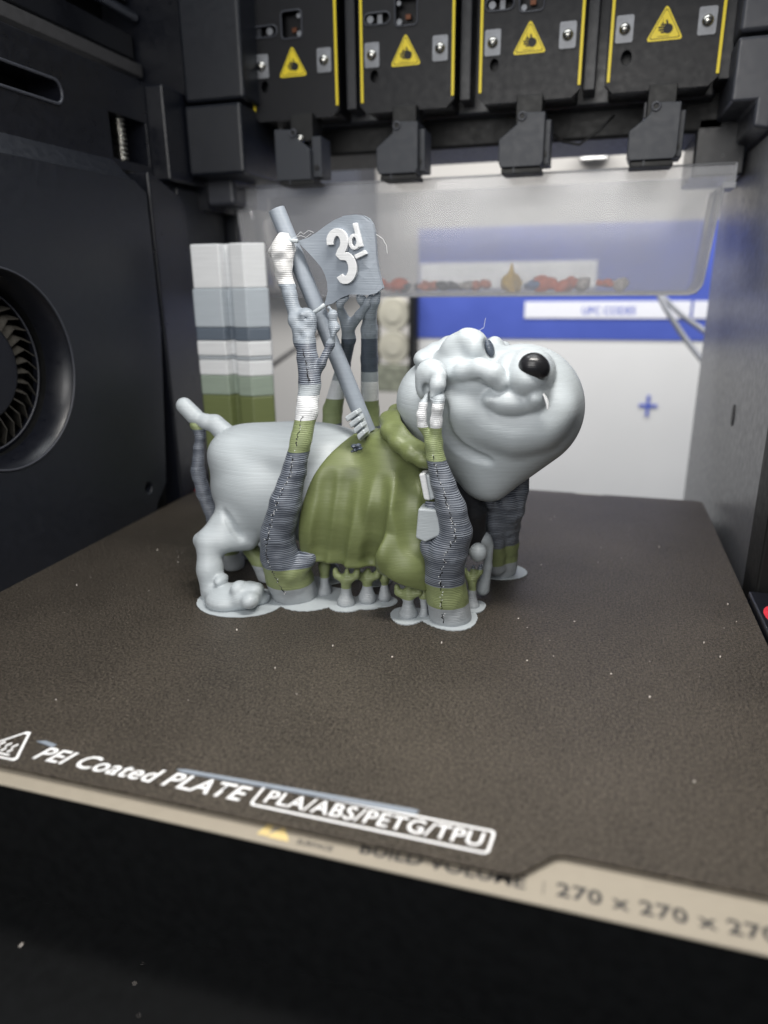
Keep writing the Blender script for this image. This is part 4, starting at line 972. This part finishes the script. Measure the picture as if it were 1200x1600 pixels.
# ---------------------------------------------------------------- tree supports
def support(label, chains, vox=.055, mat=None, brims=(), k=.1, ridges=None, cuts=(), seam=None, blobs=(), rough=0, zones=((6.85, 7.6, .09), (9.4, 10.3, .2), (11.0, 13, .22))):
    allp = [A(a, b, y) for ch in chains for a, b, y, r in ch]; rm = max(r*cmpx(y) for ch in chains for a, b, y, r in ch)+.3
    lo = np.min(allp, 0)-rm; hi = np.max(allp, 0)+rm; lo[2] = max(lo[2], -.1)
    f = Field(lo, hi, vox)
    for ch in chains: Cc(f, ch, k)
    for (a, b, y, r) in blobs: E(f, a, b, y, r, r, r*cmpx(y), .05)
    for ch in cuts: Cc(f, ch, .05, 'cut')
    if rough:
        rs = np.random.RandomState(int(label.__len__())); 
        nz = rs.rand(*(np.array(f.D.shape)//4+2)).astype(np.float32)
        nz = np.repeat(np.repeat(np.repeat(nz, 4, 0), 4, 1), 4, 2)[:f.D.shape[0], :f.D.shape[1], :f.D.shape[2]]
        for ax in range(3): nz = (nz+np.roll(nz, 1, ax)+np.roll(nz, 2, ax)+np.roll(nz, -1, ax))/4
        zz = np.full(f.D.shape[2], rough, np.float32)
        for z0, z1, am in zones: zz[(f.ax[2] > z0) & (f.ax[2] < z1)] = am
        f.D += (nz-.5)*zz[None, None, :]
    f.halfspace((0, 0, 0), (0, 0, -1), .02)
    base = A(*chains[0][0][:3])
    t = empty('tree_support', (base[0], base[1], 0), label, 'support', 'tree supports holding up the figurine')
    f.build('trunk', mat or m_sup, t)
    for i, (cx, cy, rx, ry) in enumerate(brims):
        brim('brim', cx, cy, rx, ry, t, seed=int(abs(cx*7+cy*3)) % 50, amp=.05)
    if seam:
        pts = []; random.seed(len(label)); 
        for (p, q) in zip(seam[:-1], seam[1:]):
            p3, q3 = A(*p), A(*q); n = max(2, int(np.linalg.norm(q3-p3)/.045))
            for i in range(n): pts.append(p3+(q3-p3)*i/n+np.array([random.uniform(-.035, .035), random.uniform(-.01, .01), 0]))
        b = MB(); s = .018
        n = 0
        for i in range(len(pts)-1):
            if random.random() < .78: b.tube([pts[i], pts[i+1]], random.uniform(.01, .03), 4)
        b.build('layer_seam', m_black, t, kind='stuff')
    return t
support('largest curved striped support rising beside the hind paw to the flagpole',
    [[(462, 930, 22.2, 42), (452, 900, 21.9, 42), (437, 868, 21.5, 34), (433, 835, 21.3, 30), (446, 785, 21.15, 27), (460, 735, 21.2, 20), (470, 690, 21.3, 17.5), (480, 640, 21.6, 18), (484, 600, 21.9, 18), (481, 560, 22.1, 17), (478, 540, 22.2, 16), (479, 515, 22.4, 16), (480, 498, 22.45, 15), (478, 490, 22.45, 9)],
     [(494, 588, 22.0, 6), (503, 568, 22.0, 7), (516, 538, 22.2, 7), (523, 512, 22.3, 6.5), (520, 490, 22.4, 5.5), (514, 480, 22.5, 3.5)],
     [(472, 535, 22.3, 14), (462, 500, 22.4, 12), (453, 460, 22.6, 11), (447, 438, 22.7, 11), (443, 415, 22.75, 15), (441, 395, 22.8, 17), (441, 380, 22.8, 13), (437, 367, 22.8, 5)],
     [(455, 395, 22.9, 5), (458, 383, 22.9, 4)], [(430, 400, 22.8, 5), (428, 388, 22.8, 5)],
     [(455, 890, 21.6, 30), (482, 872, 21.7, 14), (488, 866, 21.8, 8)]],
    brims=[(-9.55, 22.1, 1.28, 1.1), (-8.95, 22.3, .95, .85)], mat=m_sup2,
    cuts=[[(439, 400, 22.35, 5), (438, 388, 22.35, 4)], [(446, 378, 22.3, 4), (452, 372, 22.3, 4)], [(480, 512, 21.6, 3), (481, 520, 21.6, 3)], [(479, 497, 21.9, 3), (479, 497, 22.4, 3)]],
    seam=[(473, 545, 21.75), (484, 598, 21.5)], rough=.05)
s_ = [o for o in COL.objects if o.name.startswith('tree_support')][-1]
def seam(parent, pts, rad=.02, mat=m_black, prob=.6):
    P = []
    for (p, q) in zip(pts[:-1], pts[1:]):
        p3, q3 = A(*p), A(*q); n = max(2, int(np.linalg.norm(q3-p3)/.05))
        for i in range(n): P.append(p3+(q3-p3)*i/n+np.array([random.uniform(-.05, .05), random.uniform(-.01, .01), random.uniform(-.01, .01)]))
    b = MB()
    for i in range(len(P)-1):
        if random.random() < prob: b.tube([P[i], P[i+1]], random.uniform(rad*.5, rad*1.3), 4)
    b.build('layer_seam', mat, parent, kind='stuff')
    b = MB()
    for p in P:
        if random.random() < .3: q = p+np.array([random.uniform(-.06, .06), -.01, 0]); b.tube([q, q+np.array([random.uniform(-.03, .03), 0, .03])], .012, 4)
    b.build('seam_fleck', m_white, parent, kind='stuff')
seam(s_, [(473, 650, 20.85), (462, 700, 20.62), (452, 745, 20.42), (430, 790, 20.25), (420, 830, 20.2), (415, 865, 20.35), (423, 888, 20.55), (445, 930, 20.6)], .018)
s_ = support('front support with a wide striped trunk below the near ear, in front of the shirt',
    [[(704, 965, 21.85, 36), (698, 930, 21.7, 35), (694, 893, 21.55, 33), (699, 862, 21.4, 33), (712, 832, 21.3, 27), (705, 795, 21.2, 24), (692, 755, 21.15, 19), (681, 715, 21.15, 15), (677, 692, 21.15, 15)],
     [(674, 690, 21.15, 8), (660, 665, 21.1, 7), (658, 648, 21.05, 7), (662, 632, 21.1, 6.5), (667, 618, 21.3, 4)],
     [(680, 690, 21.15, 11), (682, 660, 21.05, 9.5), (684, 638, 21.0, 9), (686, 626, 21.05, 8), (690, 614, 21.4, 5)],
     [(684, 632, 21.05, 5), (672, 622, 21.1, 3)],
     [(690, 880, 21.4, 26), (668, 856, 21.3, 12), (662, 850, 21.2, 7)], [(684, 905, 21.5, 22), (660, 896, 21.5, 9), (655, 888, 21.5, 5)],
     [(690, 800, 21.3, 12), (668, 787, 21.3, 6)]],
    brims=[(-4.15, 21.85, .98, .95)], rough=.05)
seam(s_, [(676, 712, 20.75), (688, 755, 20.65), (703, 800, 20.58), (712, 840, 20.5), (696, 865, 20.5), (688, 900, 20.62), (692, 975, 20.85)], .016)
support('tapered dark support under the chin, standing farthest right on the plate',
    [[(785, 885, 26.2, 24), (787, 850, 26.0, 24), (790, 820, 25.6, 23), (795, 795, 25.0, 24), (790, 780, 24.6, 20)], [(790, 800, 25, 18), (765, 784, 24.4, 10), (762, 778, 24.3, 6)], [(800, 795, 25, 20), (812, 765, 24.8, 14), (820, 745, 24.7, 8)], [(775, 885, 25.6, 16), (772, 800, 24.8, 15)]],
    brims=[(-2.95, 26.45, .95, .9)], rough=.06)
support('thin support curving up under the raised tail',
    [[(365, 880, 24.0, 20), (335, 810, 23.9, 14), (318, 770, 23.9, 13), (309, 735, 23.9, 12.5), (311, 700, 23.9, 9), (313, 682, 23.9, 9), (309, 664, 23.9, 14)]], rough=.06)
support('left one of two tall supports seen behind the flagpole, forked beneath the flag',
    [[(512, 800, 26.6, 20), (520, 640, 26.2, 16), (537, 570, 25.2, 11), (545, 530, 24.2, 11), (543, 508, 23.9, 10), (534, 490, 23.6, 7), (531, 476, 23.2, 5), (543, 464, 23.1, 4)], [(546, 512, 24, 9), (562, 492, 23.5, 7), (574, 474, 23.2, 6), (580, 462, 23.1, 4)], [(531, 476, 23.2, 4), (529, 466, 23.1, 4)]])
support('right one of two tall supports behind the flagpole, reaching the right corner of the flag',
    [[(588, 800, 26.6, 18), (578, 640, 26.0, 15), (577, 560, 25.0, 13.5), (577, 515, 24.2, 13), (578, 490, 23.7, 10), (586, 470, 23.2, 7), (592, 458, 23.1, 4)], [(576, 490, 23.7, 8), (565, 468, 23.2, 7), (560, 463, 23.1, 4)]])
support('short dark and green support wedged under the belly behind the hind leg',
    [[(432, 920, 23.4, 26), (408, 880, 23.2, 16), (392, 858, 23.2, 14), (380, 850, 23.2, 8)], [(420, 885, 23.0, 12), (415, 862, 23.0, 9)], [(425, 890, 23.2, 14), (440, 860, 23.3, 10)], [(455, 920, 23.3, 20), (475, 890, 23.2, 10), (478, 872, 23.0, 8)]], brims=[(-10.0, 23.3, .9, .7)], rough=.05)
# short hem supports
def hemsup(label, x, yt, yb, d, style, w=14):
    top = yt+3
    ch = [[(x, yb-2, d, w*.95), (x, yb-14, d, w*.55), (x, yb-26, d, w*.5), (x, (yb-26+top)/2, d, w*.62)]]
    m = (yb-26+top)/2
    if style == 'fork': ch += [[(x, m+4, d, w*.5), (x-w*.9, top+8, d, w*.38), (x-w*1.0, top, d, w*.3)], [(x, m+4, d, w*.5), (x+w*.9, top+8, d, w*.38), (x+w*1.0, top, d, w*.3)], [(x, m, d, w*.4), (x+w*.1, top, d, w*.3)]]
    else: ch += [[(x, m, d, w*.6), (x, top+6, d, w*.75), (x, top, d, w*.7)]]
    p = A(x, yb-3, d)
    return support(label, ch, .045, brims=[(p[0], d, w*1.75*cmpx(d), w*1.9*cmpx(d))], k=.06, rough=.05)
hemsup('narrow straight short support beside the largest one, first under the shirt hem', 507, 874, 928, 22.6, 'post', 15)
hemsup('second short support from the left under the shirt hem, forked with green top', 541, 888, 943, 21.9, 'fork', 17)
hemsup('third short support from the left under the shirt hem, with two spread arms', 574, 888, 936, 22.3, 'fork', 17)
hemsup('slim short support under the shirt, just left of the hanging corner', 601, 895, 934, 22.5, 'post', 12)
hemsup('short forked support beneath the hanging green corner of the shirt', 638, 914, 962, 21.6, 'fork', 18)
hemsup('small support close to the left side of the wide front trunk', 662, 922, 968, 21.75, 'post', 11)
s_ = hemsup('short dark and green support under the raised front paw', 738, 882, 950, 22.9, 'fork', 13)
for k, (x, yt, yb, d) in enumerate(((522, 885, 920, 24.0), (590, 890, 922, 24.2), (555, 888, 915, 24.6), (640, 890, 925, 24.0))):
    hemsup(['dim short support deep under the shirt, leftmost of the back row', 'dim short support deep under the shirt, third in the back row', 'dim short support deep under the shirt, second in the back row', 'dim short support deep under the shirt, rightmost of the back row'][k], x, yt, yb, d, 'post', 13)
# small dark stub under the hand
f = Field(A(557, 700, 21.9)-.8, A(557, 700, 21.9)+.8, .03)
for (x, y, r) in ((553, 697, 5), (560, 696, 5), (556, 703, 4.5), (563, 701, 4), (551, 705, 3)): E(f, x, y, 21.75, r, r*.7, .15, .03)
f.build('support_stub', m_slate, dog)
